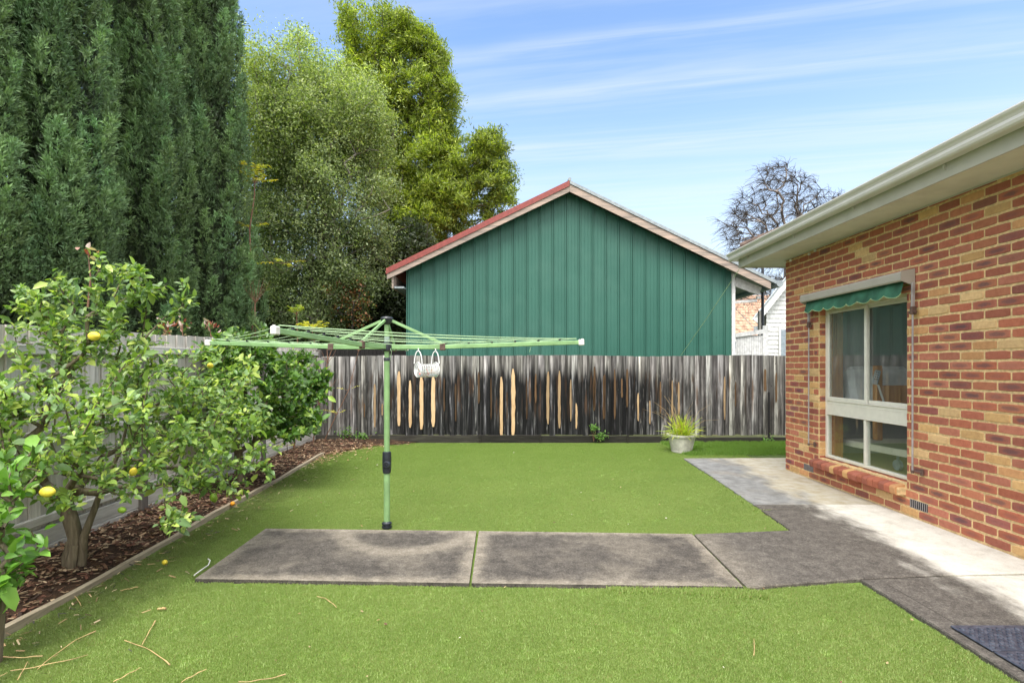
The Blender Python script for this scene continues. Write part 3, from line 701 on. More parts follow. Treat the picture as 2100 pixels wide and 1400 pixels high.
# ------------------------------------------------------------------ left fence
def left_fence():
    t = thing('paling_fence', 'silver grey paling fence with rails and posts behind the lemon trees', 'fence', (fence_x(5), 5, 0))
    r = random.Random(3); ang = math.atan2(-.035, 1); u = Vector((-.035, 1, 0)).normalized(); nx = Vector((1, .035, 0)).normalized()
    def pt(Y, off, z): return Vector((fence_x(Y), Y, 0)) + nx * off + Vector((0, 0, z))
    def top(Y): return 1.83 + .019 * (Y - 3.0)
    b = MB(); Y = -1.5; k = 0
    while Y < 13.2:
        w_ = r.uniform(.096, .106); fr = k % 2; off = 0 if fr else -.017; y0, y1 = (Y, Y + w_) if fr else (Y - .02, Y + w_ + .02)
        h_ = top(Y) + r.uniform(-.008, .008) - (0.0 if Y < 10.7 else .25)
        s_ = r.uniform(.82, 1.12); col = (s_, s_ * r.uniform(.97, 1.0), s_ * r.uniform(.93, 1.0), r.random())
        a0, a1, a2, a3 = pt(y0, off, .19), pt(y1, off, .19), pt(y1, off, h_), pt(y0, off, h_)
        c0, c1, c2, c3 = [p - nx * .014 for p in (a0, a1, a2, a3)]
        b.face([a0, a1, a2, a3], col); b.face([c1, c0, c3, c2], col); b.face([a3, a2, c2, c3], col); b.face([a0, a3, c3, c0], col); b.face([a1, c1, c2, a2], col)
        Y += w_ - .006; k += 1
    b.build('palings', M['fenceL'], t)
    posts = [-.2, 2.55, 5.33, 8.12, 10.75]
    for i in range(len(posts) - 1):
        ya, yb = posts[i] + .045, posts[i + 1] - .045
        for z0, hh, d_ in ((1.60 + .019 * (posts[i] - 2), .075, .04), (.94, .07, .04), (.27, .065, .04)):
            b = MB(); b.bar(pt(ya, .022, z0 + hh / 2), pt(yb, .022, z0 + hh / 2 + .03), d_, hh, (1, 1, 1, r.random()), bev=.004); b.build('rail', M['railL'], t)
        for z0, hh in ((-.02, .135), (.12, .135)):
            b = MB(); s_ = r.uniform(.75, 1.0); b.bar(pt(ya, .02, z0 + hh / 2), pt(yb, .02, z0 + hh / 2), .035, hh - .004, (s_, s_, s_, r.random()), bev=.004); b.build('plinth_board', M['railL'], t)
    for py in posts:
        b = MB(); b.bar(pt(py, .03, -.1), pt(py, .03, 1.72 + .019 * (py - 3)), .085, .10, up=(0, 1, 0), bev=.006); b.build('post', M['postL'], t)
left_fence()
# neighbour's dark fence glimpsed behind
t = thing('paling_fence', 'dark far neighbouring fence glimpsed beside the green shed', 'fence', (-4, 13.6, 0))
b = MB(); r = random.Random(4); x = -9.0
while x < -1.5:
    h_ = 2.02 + r.uniform(-.01, .01); b.box((x, 13.6 + r.uniform(0, .01), 0), (x + .098, 13.625, h_)); x += .104
b.build('palings', M['farfence'], t)
b = MB(); b.box((-9, 13.56, 1.6), (-1.5, 13.598, 1.68)); b.build('rail', M['farfence'], t)
b = MB(); b.box((-2.62, 13.45, 0), (-2.52, 13.55, 2.1)); b.build('post', M['farfence'], t)

# ------------------------------------------------------------------ green shed
def shed():
    YW, YF, YE = 12.25, 12.0, 17.5
    t = thing('shed', 'large green metal-clad shed with gable roof behind the back fence', 'shed', (1.3, YW, 0))
    PX, PZ = 1.31, 5.70; XL, XR = -2.80, 5.80; SL, SR = .480, .485
    def rz(x): return PZ - (PX - x) * SL if x < PX else PZ - (x - PX) * SR
    x0, x1 = -2.46, 5.10
    # ribbed cladding: profile across x
    xs = []; x = x0; first = True
    pitch = .307
    prof = [(0, 0)]
    k = 0
    while x < x1 - .01:
        for dx, dy in ((.0, 0), (.008, -.028), (.028, -.028), (.034, .004), (.045, .004), (.051, -.028), (.071, -.028), (.080, 0), (.150, 0), (.154, -.005), (.164, -.005), (.168, 0), (.228, 0), (.232, -.005), (.242, -.005), (.246, 0)):
            if x + dx < x1: xs.append((x + dx, dy))
        x += pitch
    xs.append((x1, 0)); b = MB()
    for (xa, ya), (xb, yb) in zip(xs[:-1], xs[1:]):
        b.face([(xa, YW + ya, 0), (xb, YW + yb, 0), (xb, YW + yb, rz(xb) - .14), (xa, YW + ya, rz(xa) - .14)])
    for yv, xv in ((YW, x0), (YW, x1)):
        pts = [(xv, YW, 0), (xv, YW, rz(xv) - .14), (xv, YE, rz(xv) - .14), (xv, YE, 0)]
        b.face(pts if xv == x1 else pts)
    b.face([(x1, YE, 0), (x0, YE, 0), (x0, YE, rz(x0) - .14), (PX, YE, rz(PX) - .14), (x1, YE, rz(x1) - .14)])
    # roofing screws
    for i in range(0, 24):
        for z_ in (2.22, 3.34, 4.45):
            xx = x0 + .15 + i * pitch + (.0 if i % 2 else .004)
            if xx < x1 - .05 and z_ < rz(xx) - .3: b.lathe([(.012, 0), (.010, .007), (0.0005, .010)], (xx, YW - .004, z_), 8, M=Matrix.Rotation(R(90), 4, 'X'))
    wl = b.build('wall', M['clad'], t)
    # roof sheets
    def slope(xa, xb, z_off, th, ya, yb, name, mat):
        b = MB(); za, zb = rz(xa) + z_off, rz(xb) + z_off
        A = [(xa, ya, za), (xb, ya, zb), (xb, yb, zb), (xa, yb, za)]; B = [(p[0], p[1], p[2] - th) for p in A]
        b.face(A); b.face(B[::-1])
        for i in range(4): j = (i + 1) % 4; b.face([B[i], B[j], A[j], A[i]])
        return b.build(name, mat, t)
    slope(XL - .06, PX - .012, .052, .03, YF - .05, YE + .2, 'roof', M['redroof']); slope(PX + .012, XR + .25, .052, .03, YF - .05, YE + .2, 'roof', M['galv'])
    # folded metal flashing on each rake, standing proud of the barge boards
    slope(XL - .06, PX - .004, .020, .10, YF - .062, YF - .052, 'rake_flashing', M['redroof']); slope(PX + .004, XR + .2, .020, .050, YF - .062, YF - .052, 'rake_flashing', M['galv'])
    b = MB(); b.tube([(PX, YF - .05, PZ + .075), (PX, YE, PZ + .075)], .04, 8); b.build('ridge_cap', M['galv'], t)
    slope(XL - .04, PX - .002, -.065, .14, YF - .04, YF, 'barge_board', M['barge']); slope(PX + .002, XR + .08, -.035, .17, YF - .04, YF, 'barge_board', M['barge'])
    # eave soffit box at the left
    b = MB(); b.box((XL + .12, YF + .0, rz(XL) - .42), (x0 - .003, YE, rz(XL) - .38)); b.build('eave_lining', M['galv'], t)
    b = MB(); b.box((XL + .06, YF + .0, rz(XL) - .42), (XL + .10, YE, rz(XL) - .12)); b.build('gutter', M['barge'], t)
    # open carport end on the right
    b = MB(); b.box((x1 + .004, YW - .04, 0), (x1 + .08, YW + .04, rz(x1) - .19), bev=.004); b.build('corner_post', M['white'], t)
    b = MB(); b.bar((x1 + .085, YW + .02, rz(x1) - .36), (XR - .02, YW + .02, rz(XR) - .25), .05, .20, bev=.004); b.build('rafter', M['white'], t)
    b = MB(); b.bar((x1 + .085, YW + .02, 3.02), (XR - .1, YW + .02, 3.06), .05, .06, bev=.004); b.build('tie_beam', M['white'], t)
    b = MB(); b.box((XR - .10, YW - .02, 3.10), (XR - .02, YW + .06, rz(XR) - .36)); b.build('rafter_end', M['white'], t)
    b = MB(); b.tube([(XR + .28, YF - .06, rz(XR) - .12), (XR + .28, YE, rz(XR) - .12)], .075, 10); b.build('gutter', M['galv'], t)
shed()

# white gate, pole and neighbour houses behind --------------------------------------
YG = 12.6
t = thing('gate', 'white panelled side gate to the right of the green shed', 'gate', (P(1535, 730, YG).x, YG, 0))
p0, p1 = P(1498, 678, YG), P(1572, 672, YG)
b = MB(); n_ = 12
for k in range(n_):
    xa = p0.x + .12 + (p1.x - p0.x - .2) * k / n_; xb = p0.x + .12 + (p1.x - p0.x - .2) * (k + 1) / n_ - .006; b.box((xa, YG, 0), (xb, YG + .02, 2.27))
b.build('panel', M['white'], t)
b = MB(); b.box((p0.x, YG - .03, 0), (p0.x + .11, YG - .001, p0.z), bev=.004); b.box((p1.x - .10, YG - .03, 0), (p1.x + .03, YG - .001, p1.z + .05), bev=.004)
b.bar((p0.x + .11, YG - .02, 2.27), (p1.x - .1, YG - .02, 2.36), .04, .10); b.build('gate_frame', M['white'], t)
b = MB(); b.box((p0.x + .07, YG - .045, 1.95), (p0.x + .12, YG - .031, 2.12), bev=.004); b.build('latch', M['galv'], t)
YPp = 12.9; pt_, pb_ = P(1564, 464, YPp), P(1564, 800, YPp)
b = MB(); b.tube([(pt_.x, YPp, 0), (pt_.x, YPp, pt_.z)], .034, 10); o = b.build('pole', M['black'], None, 40); tag(o, 'tall thin black pole rising behind the brick house eave', 'pole')
b = MB(); q0 = P(1558, 735, YPp); b.box((q0.x - .03, YPp - .02, 0), (q0.x + .03, YPp + .05, P(0, 637, YPp).z), (.8, .8, .78, .4), bev=.005); o = b.build('fence_post', M['fenceL'], None); tag(o, 'short grey post beside the black pole', 'post')

def wb_house():
    YH = 17.0; a_ = P(1541, 660, YH); c_ = P(1700, 460, YH)
    t = thing('weatherboard_house', 'white weatherboard house with steep gable beyond the gate', 'house', (a_.x + 2.5, YH, 0))
    sl = (c_.z - a_.z) / (c_.x - a_.x); xw = P(1572, 0, YH).x; xp = P(1662, 0, YH).x
    def rz(x): return a_.z + (x - a_.x) * sl if x < xp else a_.z + (2 * xp - x - a_.x) * sl
    b = MB(); z = 0.0
    while z < rz(xp):
        z1 = z + .14; xa = xw if z1 < rz(xw) - .12 else a_.x + (z1 + .12 - a_.z) / sl; xb = 2 * xp - xa
        if xa < xp - .05: b.face([(xa, YH + .0, z), (xb, YH + .0, z), (xb, YH + .022, z1 + .01), (xa, YH + .022, z1 + .01)]); b.face([(xa, YH + .022, z - .001), (xb, YH + .022, z - .001), (xb, YH, z), (xa, YH, z)])
        z = z1
    b.face([(xw + 3.2, YH + 6, 0), (xw, YH + .023, 0), (xw, YH + .023, rz(xw) - .15), (xw + 3.2, YH + 6, rz(xw) - .15)])
    b.build('wall', M['white'], t)
    for s_ in (0, 1):
        xa, xb = (a_.x, xp) if s_ == 0 else (2 * xp - a_.x, xp)
        b = MB(); b.bar((xa, YH - .25, rz(a_.x)), (xb, YH - .25, rz(xp)), .05, .22); b.build('barge_board', M['white'], t)
        b = MB(); A = [(xa, YH - .3, rz(a_.x) + .12), (xb, YH - .3, rz(xp) + .12), (xb + 3.3, YH + 6, rz(xp) + .12), (xa + 3.3, YH + 6, rz(a_.x) + .12)]
        B = [(p[0], p[1], p[2] + .07) for p in A]; b.face(A[::-1]); b.face(B)
        for i in range(4): j = (i + 1) % 4; b.face([A[i], A[j], B[j], B[i]])
        b.build('roof', M['galv'], t)
    b = MB(); b.box((a_.x + .12, YH - .24, a_.z - .30), (xw, YH + .1, a_.z - .14)); b.build('eave_lining', M['white'], t)
    w0, w1 = P(1600, 676, YH), P(1650, 740, YH)
    b = MB(); b.box((w0.x - .06, YH - .05, w1.z - .4), (w1.x + .06, YH - .002, w0.z + .06)); f = b.build('window', M['white'], t)
    b = MB(); b.box((w0.x, YH - .06, w1.z - .3), (w1.x, YH - .052, w0.z)); b.build('pane', M['wheel'], f)
wb_house()
def tile_house():
    YT = 24; a_ = P(1440, 606, YT + 3.0)
    t = thing('tiled_roof_house', 'neighbouring house with orange terracotta tiled roof seen past the gate', 'house', (a_.x + 3, YT, 0))
    z0 = P(0, 695, YT).z; z1 = P(0, 606, YT + 3).z; x0, x1 = a_.x - 2, a_.x + 6.5
    b = MB(); n_ = 16
    for i in range(n_):
        f0, f1 = i / n_, (i + 1) / n_; ya, yb = YT + 3 * f0, YT + 3 * f1; za, zb = z0 + (z1 - z0) * f0, z0 + (z1 - z0) * f1
        x = x0
        while x < x1:
            sh = random.uniform(.6, 1.25)
            b.face([(x, ya, za + .035), (x + .11, ya, za + .06), (x + .11, yb, zb + .03), (x, yb, zb + .005)]); b.face([(x + .11, ya, za + .06), (x + .22, ya, za + .035), (x + .22, yb, zb + .005), (x + .11, yb, zb + .03)])
            b.face([(x, ya, za - .01), (x + .22, ya, za - .01), (x + .22, ya, za + .035), (x + .11, ya, za + .06), (x, ya, za + .035)])
            x += .22
    b.build('roof', M['tile'], t)
    b = MB(); b.box((x0 + .3, YT + .4, 0), (x1 - .3, YT + 6, z0 + .08)); b.build('wall', M['cream'], t)
    b = MB(); b.face([(x0, YT + 3.0, z1), (x1, YT + 3.0, z1), (x1, YT + 6.2, z0), (x0, YT + 6.2, z0)]); b.build('roof', M['tile'], t)
tile_house()

# ------------------------------------------------------------------ brick house
def house():
    XW, YC = 4.0, 7.69
    t = thing('brick_house', 'red and buff brick house with cream eaves on the right', 'house', (XW, YC, 0))
    r = random.Random(21)
    reds = [(.45, .15, .088), (.43, .14, .082), (.48, .185, .105), (.40, .135, .085), (.45, .17, .11), (.39, .135, .09)]
    buffs = [(.64, .40, .175), (.60, .36, .155), (.68, .46, .23), (.62, .33, .15)]
    def bcol():
        u = r.random()
        if u < .73: c = r.choice(reds); al = 0 if r.random() < .62 else r.uniform(.1, .7)
        elif u < .89: c = r.choice(buffs); al = 0
        else: c = (r.uniform(.30, .36), r.uniform(.105, .125), r.uniform(.08, .10)); al = r.uniform(0, .75)
        k = r.uniform(.85, 1.15); return (c[0] * k, c[1] * k, c[2] * k, al)
    b = MB()
    def brick(o, u, v, n, L, Hh, col=None):
        """brick face: o lower corner on the wall plane, u along, v up, n outward; tumbled edges"""
        col = col or bcol(); dpt = .006 + r.uniform(-.002, .0025); j = lambda s_: r.uniform(-s_, s_)
        bv = .006; nseg = 5
        top, bot = [], []
        for i in range(nseg + 1):
            s_ = i / nseg * L; top.append((s_, Hh - abs(j(.0022)) - (.004 if i in (0, nseg) else 0))); bot.append((s_, abs(j(.0022)) + (.004 if i in (0, nseg) else 0)))
        def W_(s_, z_, d_): return o + u * s_ + v * z_ + n * d_
        for i in range(nseg):
            (sa, ta), (sb, tb) = top[i], top[i + 1]; (_, ba), (_, bb) = bot[i], bot[i + 1]
            ea = bv if i == 0 else 0; eb = bv if i == nseg - 1 else 0
            q0, q1, q2, q3 = W_(sa + ea, ba + bv, dpt), W_(sb - eb, bb + bv, dpt), W_(sb - eb, tb - bv, dpt), W_(sa + ea, ta - bv, dpt)
            U = lambda s_, z_: (s_ / L, z_ / Hh)
            b.face([q0, q1, q2, q3], col, [U(sa, ba), U(sb, bb), U(sb, tb), U(sa, ta)])
            b.face([q3, q2, W_(sb, tb, -.004), W_(sa, ta, -.004)], col, [U(sa, ta), U(sb, tb)] * 2); b.face([W_(sa, ba, -.004), W_(sb, bb, -.004), q1, q0], col, [U(sa, ba), U(sb, bb)] * 2)
            if i == 0: b.face([W_(0, ba, -.004), q0, q3, W_(0, ta, -.004)], col, [(0, 0), (0, 0), (0, 1), (0, 1)])
            if i == nseg - 1: b.face([q1, W_(L, bb, -.004), W_(L, tb, -.004), q2], col, [(1, 0), (1, 0), (1, 1), (1, 1)])
    Ho = (5.33, 6.87, .345, 2.30)      # window opening y0 y1 z0 z1
    vents = [(6.98, 7.21), (5.06, 5.29)]
    Z0 = -.043; ncrs = 37
    u_, v_ = Vector((0, -1, 0)), Vector((0, 0, 1)); n_ = Vector((-1, 0, 0))
    def course_gaps(zc):
        g = []
        if Ho[2] - .02 < zc < Ho[3]: g.append((Ho[0], Ho[1]))
        elif .23 < zc <= Ho[2] - .02: pass
        if .129 < zc < .215: g += vents
        return g
    for k in range(ncrs):
        z0 = Z0 + k * .086; zc = z0 + .043; gaps = course_gaps(zc)
        if z0 + .076 > 3.075: hh = max(.03, 3.075 - z0)
        else: hh = .0745
        y = YC + .0; st = 0 if k % 2 == 0 else .12
        segs_ = [(YC, -1.0)]
        for ga, gb in sorted(gaps, reverse=True):
            new = []
            for (ya, yb) in segs_:
                if gb < ya and ga > yb: new += [(ya, gb), (ga, yb)]
                else: new.append((ya, yb))
            segs_ = new
        for (ya, yb) in segs_:
            # grid joints from the corner
            j0 = int(math.floor((YC - ya + .0001 - st) / .24)); edges = [ya]
            q_ = YC - (st + (j0 + 1) * .24)
            while q_ > yb + .03:
                if edges[-1] - q_ > .035: edges.append(q_)
                q_ -= .24
            edges.append(yb)
            for e0, e1 in zip(edges[:-1], edges[1:]):
                L = e0 - e1 - .012
                if e1 < .0 and False: continue
                brick(Vector((XW, e0 - (.0 if e0 in (YC,) or e0 == ya else .0), z0)), u_, v_, n_, L if e1 != yb else e0 - e1, hh)
    # window reveals: brick returns on both sides
    for k in range(ncrs):
        z0 = Z0 + k * .086; zc = z0 + .043
        if Ho[2] - .02 < zc < Ho[3]:
            brick(Vector((XW + .012, Ho[1] - .001, z0)), Vector((1, 0, 0)), v_, Vector((0, -1, 0)), .095, .076)
            brick(Vector((XW + .107, Ho[0] + .001, z0)), Vector((-1, 0, 0)), v_, Vector((0, 1, 0)), .095, .076)
    # end wall towards the back fence
    for k in range(ncrs):
        z0 = Z0 + k * .086; hh = min(.076, 3.075 - z0); x = XW + (.11 if k % 2 else .23)
        if hh < .02: continue
        brick(Vector((x - .01, YC, z0)), Vector((-1, 0, 0)), v_, Vector((0, 1, 0)), x - .01 - XW, hh)
        while x < XW + 6.5: brick(Vector((x + .23, YC, z0)), Vector((-1, 0, 0)), v_, Vector((0, 1, 0)), .23, hh); x += .24
    # mortar core
    mb = MB()
    y0, y1, zz0, zz1 = Ho
    def wallbox(ya, yb, za, zb): mb.box((XW + .002, ya, za), (XW + .11, yb, zb))
    mb.face([(XW, YC, -.1), (XW, y1, -.1), (XW, y1, 3.1), (XW, YC, 3.1)]); mb.face([(XW, y0, -.1), (XW, -1, -.1), (XW, -1, 3.1), (XW, y0, 3.1)])
    mb.face([(XW, y1, -.1), (XW, y0, -.1), (XW, y0, zz0), (XW, y1, zz0)]); mb.face([(XW, y1, zz1), (XW, y0, zz1), (XW, y0, 3.1), (XW, y1, 3.1)])
    mb.face([(XW, y1, zz0), (XW + .11, y1, zz0), (XW + .11, y1, zz1), (XW, y1, zz1)]); mb.face([(XW + .11, y0, zz0), (XW, y0, zz0), (XW, y0, zz1), (XW + .11, y0, zz1)])
    mb.face([(XW, y1, zz1), (XW + .11, y1, zz1), (XW + .11, y0, zz1), (XW, y0, zz1)]); mb.face([(XW, y0, zz0), (XW + .11, y0, zz0), (XW + .11, y1, zz0), (XW, y1, zz0)])
    mb.face([(XW + 7, YC, -.1), (XW, YC, -.1), (XW, YC, 3.1), (XW + 7, YC, 3.1)]); [mb.face([(XW + 7, c0, d0), (XW + 7, c1, d0), (XW + 7, c1, d1), (XW + 7, c0, d1)]) for c0, c1, d0, d1 in ((-1, 4.6, -.1, 3.1), (7.2, YC, -.1, 3.1), (4.6, 7.2, -.1, .5), (4.6, 7.2, 2.6, 3.1))]; mb.face([(XW, -1, -.1), (XW + 7, -1, -.1), (XW + 7, -1, 3.1), (XW, -1, 3.1)])  # unseen opening in the outer far wall, added to light the room
    w = b.build('wall', M['brick'], t); mb.build('mortar', M['mortar'], w)
    # angled brick sill
    sb = MB(); b2 = b; sb_b = MB()
    k = 0; y = Ho[1] + .03
    while y > Ho[0] + .04:
        wd = .078 if y - .086 > Ho[0] else y - Ho[0]; col = bcol(); pj = r.uniform(-.004, .006)
        yb_ = y - wd; xo = XW - .105 - pj; xi = XW + .10; zt_o = .312; zt_i = .352; th = .088
        # rounded nose profile in x-z
        pr = [(xi, zt_i), (xo + .018, zt_o + .003), (xo + .004, zt_o - .008), (xo, zt_o - .022), (xo + .006, zt_o - th + .016), (xo + .022, zt_o - th), (xi, zt_o - th + .03)]
        dz = r.uniform(-.0025, .0025)
        A = [(x_, y, z_ + dz) for x_, z_ in pr]; B = [(x_, yb_, z_ + dz) for x_, z_ in pr]
        for i in range(len(pr) - 1): sb_b.face([A[i], A[i + 1], B[i + 1], B[i]][::-1], col, [(.3, .9)] * 4)
        sb_b.face(A, col, [(.3, .9)] * len(A)); sb_b.face(B[::-1], col, [(.3, .9)] * len(A)); y = yb_ - .008; k += 1
    s_ = sb_b.build('window_sill', M['brick'], t)
    mm = MB(); mm.box((XW - .085, Ho[0] + .01, .232), (XW + .09, Ho[1] + .02, .306)); mm.build('mortar', M['mortar'], s_)
    # weep / air vents
    for ya, yb in vents:
        b = MB(); b.box((XW - .004, ya + .004, .129), (XW - .0005, yb - .004, .207)); f = b.build('air_vent', M['farfence'], t)
        b = MB(); n2 = 9
        for i in range(n2):
            yy = ya + .010 + (yb - ya - .02) * i / (n2 - 1); b.box((XW - .009, yy - .0028, .131), (XW - .0045, yy + .0028, .205))
        b.box((XW - .004, ya + .002, .126), (XW + .004, yb - .002, .1308)); b.box((XW - .004, ya + .002, .2052), (XW + .004, yb - .002, .2095)); b.build('vent_grille', M['rod'], f)
    # window ---------------------------------------------------------------
    XF = XW + .085; fy0, fy1, fz0, fz1 = Ho[0] + .003, Ho[1] - .003, .358, 2.297; D = .06
    def fr(b, ya, yb, za, zb, xo=0, d=D): b.box((XF + xo, ya, za), (XF + xo + d, yb, zb), bev=.004)
    b = MB(); fr(b, fy0, fy0 + .045, fz0, fz1); fr(b, fy1 - .045, fy1, fz0, fz1); fr(b, fy0 + .0455, fy1 - .0455, fz1 - .05, fz1); fr(b, fy0 + .0455, fy1 - .0455, fz0, fz0 + .035)
    wn = b.build('window', M['cream'], t)
    b = MB(); fr(b, fy0 + .046, fy1 - .046, .93, 1.09, -.002); fr(b, fy0 + .046, fy1 - .046, 1.0905, 1.105, -.012); fr(b, fy0 + .046, fy1 - .046, .915, .9295, -.010); fr(b, fy0 + .046, fy1 - .046, 1.055, 1.060, -.006, .02); b.build('transom', M['cream'], wn)
    ym = 6.10
    b = MB(); fr(b, ym - .018, ym + .018, fz0 + .036, .914, -.003); b.build('mullion', M['cream'], wn)
    def sash(ya, yb, za, zb, xo, mname, w_=.038):
        b = MB(); fr(b, ya, ya + w_, za, zb, xo, .025); fr(b, yb - w_, yb, za, zb, xo, .025); fr(b, ya + w_ + .0003, yb - w_ - .0003, za, za + w_, xo, .025); fr(b, ya + w_ + .0003, yb - w_ - .0003, zb - w_, zb, xo, .025); b.build('sash', M['cream'], wn)
        b = MB(); b.box((XF + xo + .010, ya + w_ - .004, za + w_ - .004), (XF + xo + .014, yb - w_ + .004, zb - w_ + .004)); b.build('glass_pane', M[mname], wn)
    sash(ym - .03, fy1 - .046, 1.106, fz1 - .051, -.004, 'screen'); sash(fy0 + .046, ym + .02, 1.106, fz1 - .051, .028, 'glass')
    for ya, yb in ((ym + .019, fy1 - .046), (fy0 + .046, ym - .019)):
        b = MB(); b.box((XF + .02, ya - .003, fz0 + .03), (XF + .024, yb + .003, .918)); b.build('glass_pane', M['glass'], wn)
    # timber lining inside the reveal
    b = MB(); xi0, xi1 = XF + D + .002, XF + D + .16
    b.box((xi0, fy1 - .02, .32), (xi1, fy1 + .01, 2.33)); b.box((xi0, fy0 - .01, .32), (xi1, fy0 + .02, 2.33)); b.box((xi0, fy0 + .0205, 2.29), (xi1, fy1 - .0205, 2.33)); b.box((xi0, fy0 + .0205, .315), (xi1, fy1 - .0205, .352)); b.build('timber_lining', M['pine'], wn)
    # room
    x0, x1, ya, yb, za, zb = xi1 + .001, XW + 6.97, 4.3, 7.5, .30, 2.75
    b = MB(); b.face([(x0, ya, za), (x1, ya, za), (x1, yb, za), (x0, yb, za)]); b.build('room_floor', M['carpet'], t)
    b = MB(); b.face([(x0, ya, zb), (x0, yb, zb), (x1, yb, zb), (x1, ya, zb)]); [b.face([(x1, c0, d0), (x1, c0, d1), (x1, c1, d1), (x1, c1, d0)]) for c0, c1, d0, d1 in ((ya, 4.6, za, zb), (7.2, yb, za, zb), (4.6, 7.2, za, .5), (4.6, 7.2, 2.6, zb))]; b.face([(x0, yb, za), (x1, yb, za), (x1, yb, zb), (x0, yb, zb)]); b.face([(x0, ya, za), (x0, ya, zb), (x1, ya, zb), (x1, ya, za)])  # far-wall opening, out of view, added to let daylight into the room
    for (c0, c1, d0, d1) in ((ya, fy0, za, zb), (fy1, yb, za, zb), (fy0, fy1, 2.331, zb)): b.face([(x0, c0, d0), (x0, c1, d0), (x0, c1, d1), (x0, c0, d1)])
    b.build('room_walls', M['roomwall'], t)
    # eaves ---------------------------------------------------------------
    XE, YEv, ZS = 3.55, 8.23, 3.08
    b = MB(); b.box((XE + .012, -1.5, ZS), (XW + .3, YEv - .012, ZS + .012)); b.box((XW + .3, YC - .3, ZS + .0), (XW + 7.5, YEv - .012, ZS + .012)); b.build('soffit', M['soffit'], t)
    b = MB(); b.box((XE - .008, -1.5, ZS - .012), (XE + .012, YEv + .008, ZS + .20), bev=.002); b.box((XE + .0125, YEv - .012, ZS - .012), (XW + 7.5, YEv + .008, ZS + .20), bev=.002); fs = b.build('fascia', M['fascia'], t)
    # small soffit quirk moulding
    b = MB(); b.tube([(XW - .012, -1, ZS - .006), (XW - .012, YC + .01, ZS - .006)], .007, 6); b.build('soffit_bead', M['fascia'], t)
    # gutter: quad profile swept along eave with mitred corner
    gp = [(0.0, .225), (0.0, .115), (-.025, .105), (-.098, .105), (-.112, .118), (-.118, .14), (-.112, .165), (-.120, .185), (-.134, .20), (-.140, .215), (-.138, .226), (-.126, .226), (-.120, .216)]
    b = MB()
    rows = []
    for (Xd, Yd, dirx, diry) in ((XE - .0085, -1.5, 1, 0), (XE - .0085, YEv + .0085, 1, -1), (XW + 7.5, YEv + .0085, 0, -1)):
        rows.append([(Xd + (gx if dirx else 0), Yd + (-gx if diry else 0), ZS + gz) for gx, gz in gp])
    for A, B in zip(rows[:-1], rows[1:]):
        for i in range(len(gp) - 1): b.face([A[i], B[i], B[i + 1], A[i + 1]][::-1])
    b.build('gutter', M['gutter'], t)
    for yy in (7.9, 6.6, 5.45, 4.3):
        b = MB(); b.bar((XE - .010, yy, ZS + .06), (XE - .03, yy, ZS + .106), .012, .02); b.build('gutter_bracket', M['fascia'], t)
    # tiled hip roof
    pit = .36; b = MB(); xe, ye, zz = XE - .07, YEv + .07, ZS + .235; nR = 14
    for i in range(nR):
        f0, f1 = i * .3, (i + 1) * .3
        for (z_a, z_b) in ((0, 0),):
            za_, zb_ = zz + f0 * pit + .03, zz + f1 * pit
            b.face([(xe + f0, ye - f0, za_), (xe + f0, -1.5, za_), (xe + f1, -1.5, zb_ + .0), (xe + f1, ye - f1, zb_)][::-1]); b.face([(xe + f0, -1.5, za_ - .035), (xe + f0, ye - f0, za_ - .035), (xe + f0, ye - f0, za_), (xe + f0, -1.5, za_)][::-1])
            b.face([(XW + 7.5, ye - f0, za_), (xe + f0, ye - f0, za_), (xe + f1, ye - f1, zb_), (XW + 7.5, ye - f1, zb_)][::-1]); b.face([(xe + f0, ye - f0, za_ - .035), (XW + 7.5, ye - f0, za_ - .035), (XW + 7.5, ye - f0, za_), (xe + f0, ye - f0, za_)][::-1])
    rf = b.build('roof', M['tilebrown'], t)
    b = MB(); b.tube([(xe + .1, ye - .1, zz + .07), (xe + 4.2, ye - 4.2, zz + 4.2 * pit + .05)], .075, 8); b.build('hip_cap', M['tilebrown'], rf)
    # little white insulators on the top course
    for px, py in ((1622, 534), (1672, 514), (1660, 521)):
        d_ = px - CX; Y = F * (XW - .02) / d_; z_ = H0 - (py - HOR) * Y / F
        b = MB(); b.lathe([(.001, -.018), (.014, -.014), (.018, 0), (.014, .014), (.001, .018)], (XW - .024, Y, min(z_, 3.05)), 10); b.build('eyelet', M['capwhite'], t)
house()

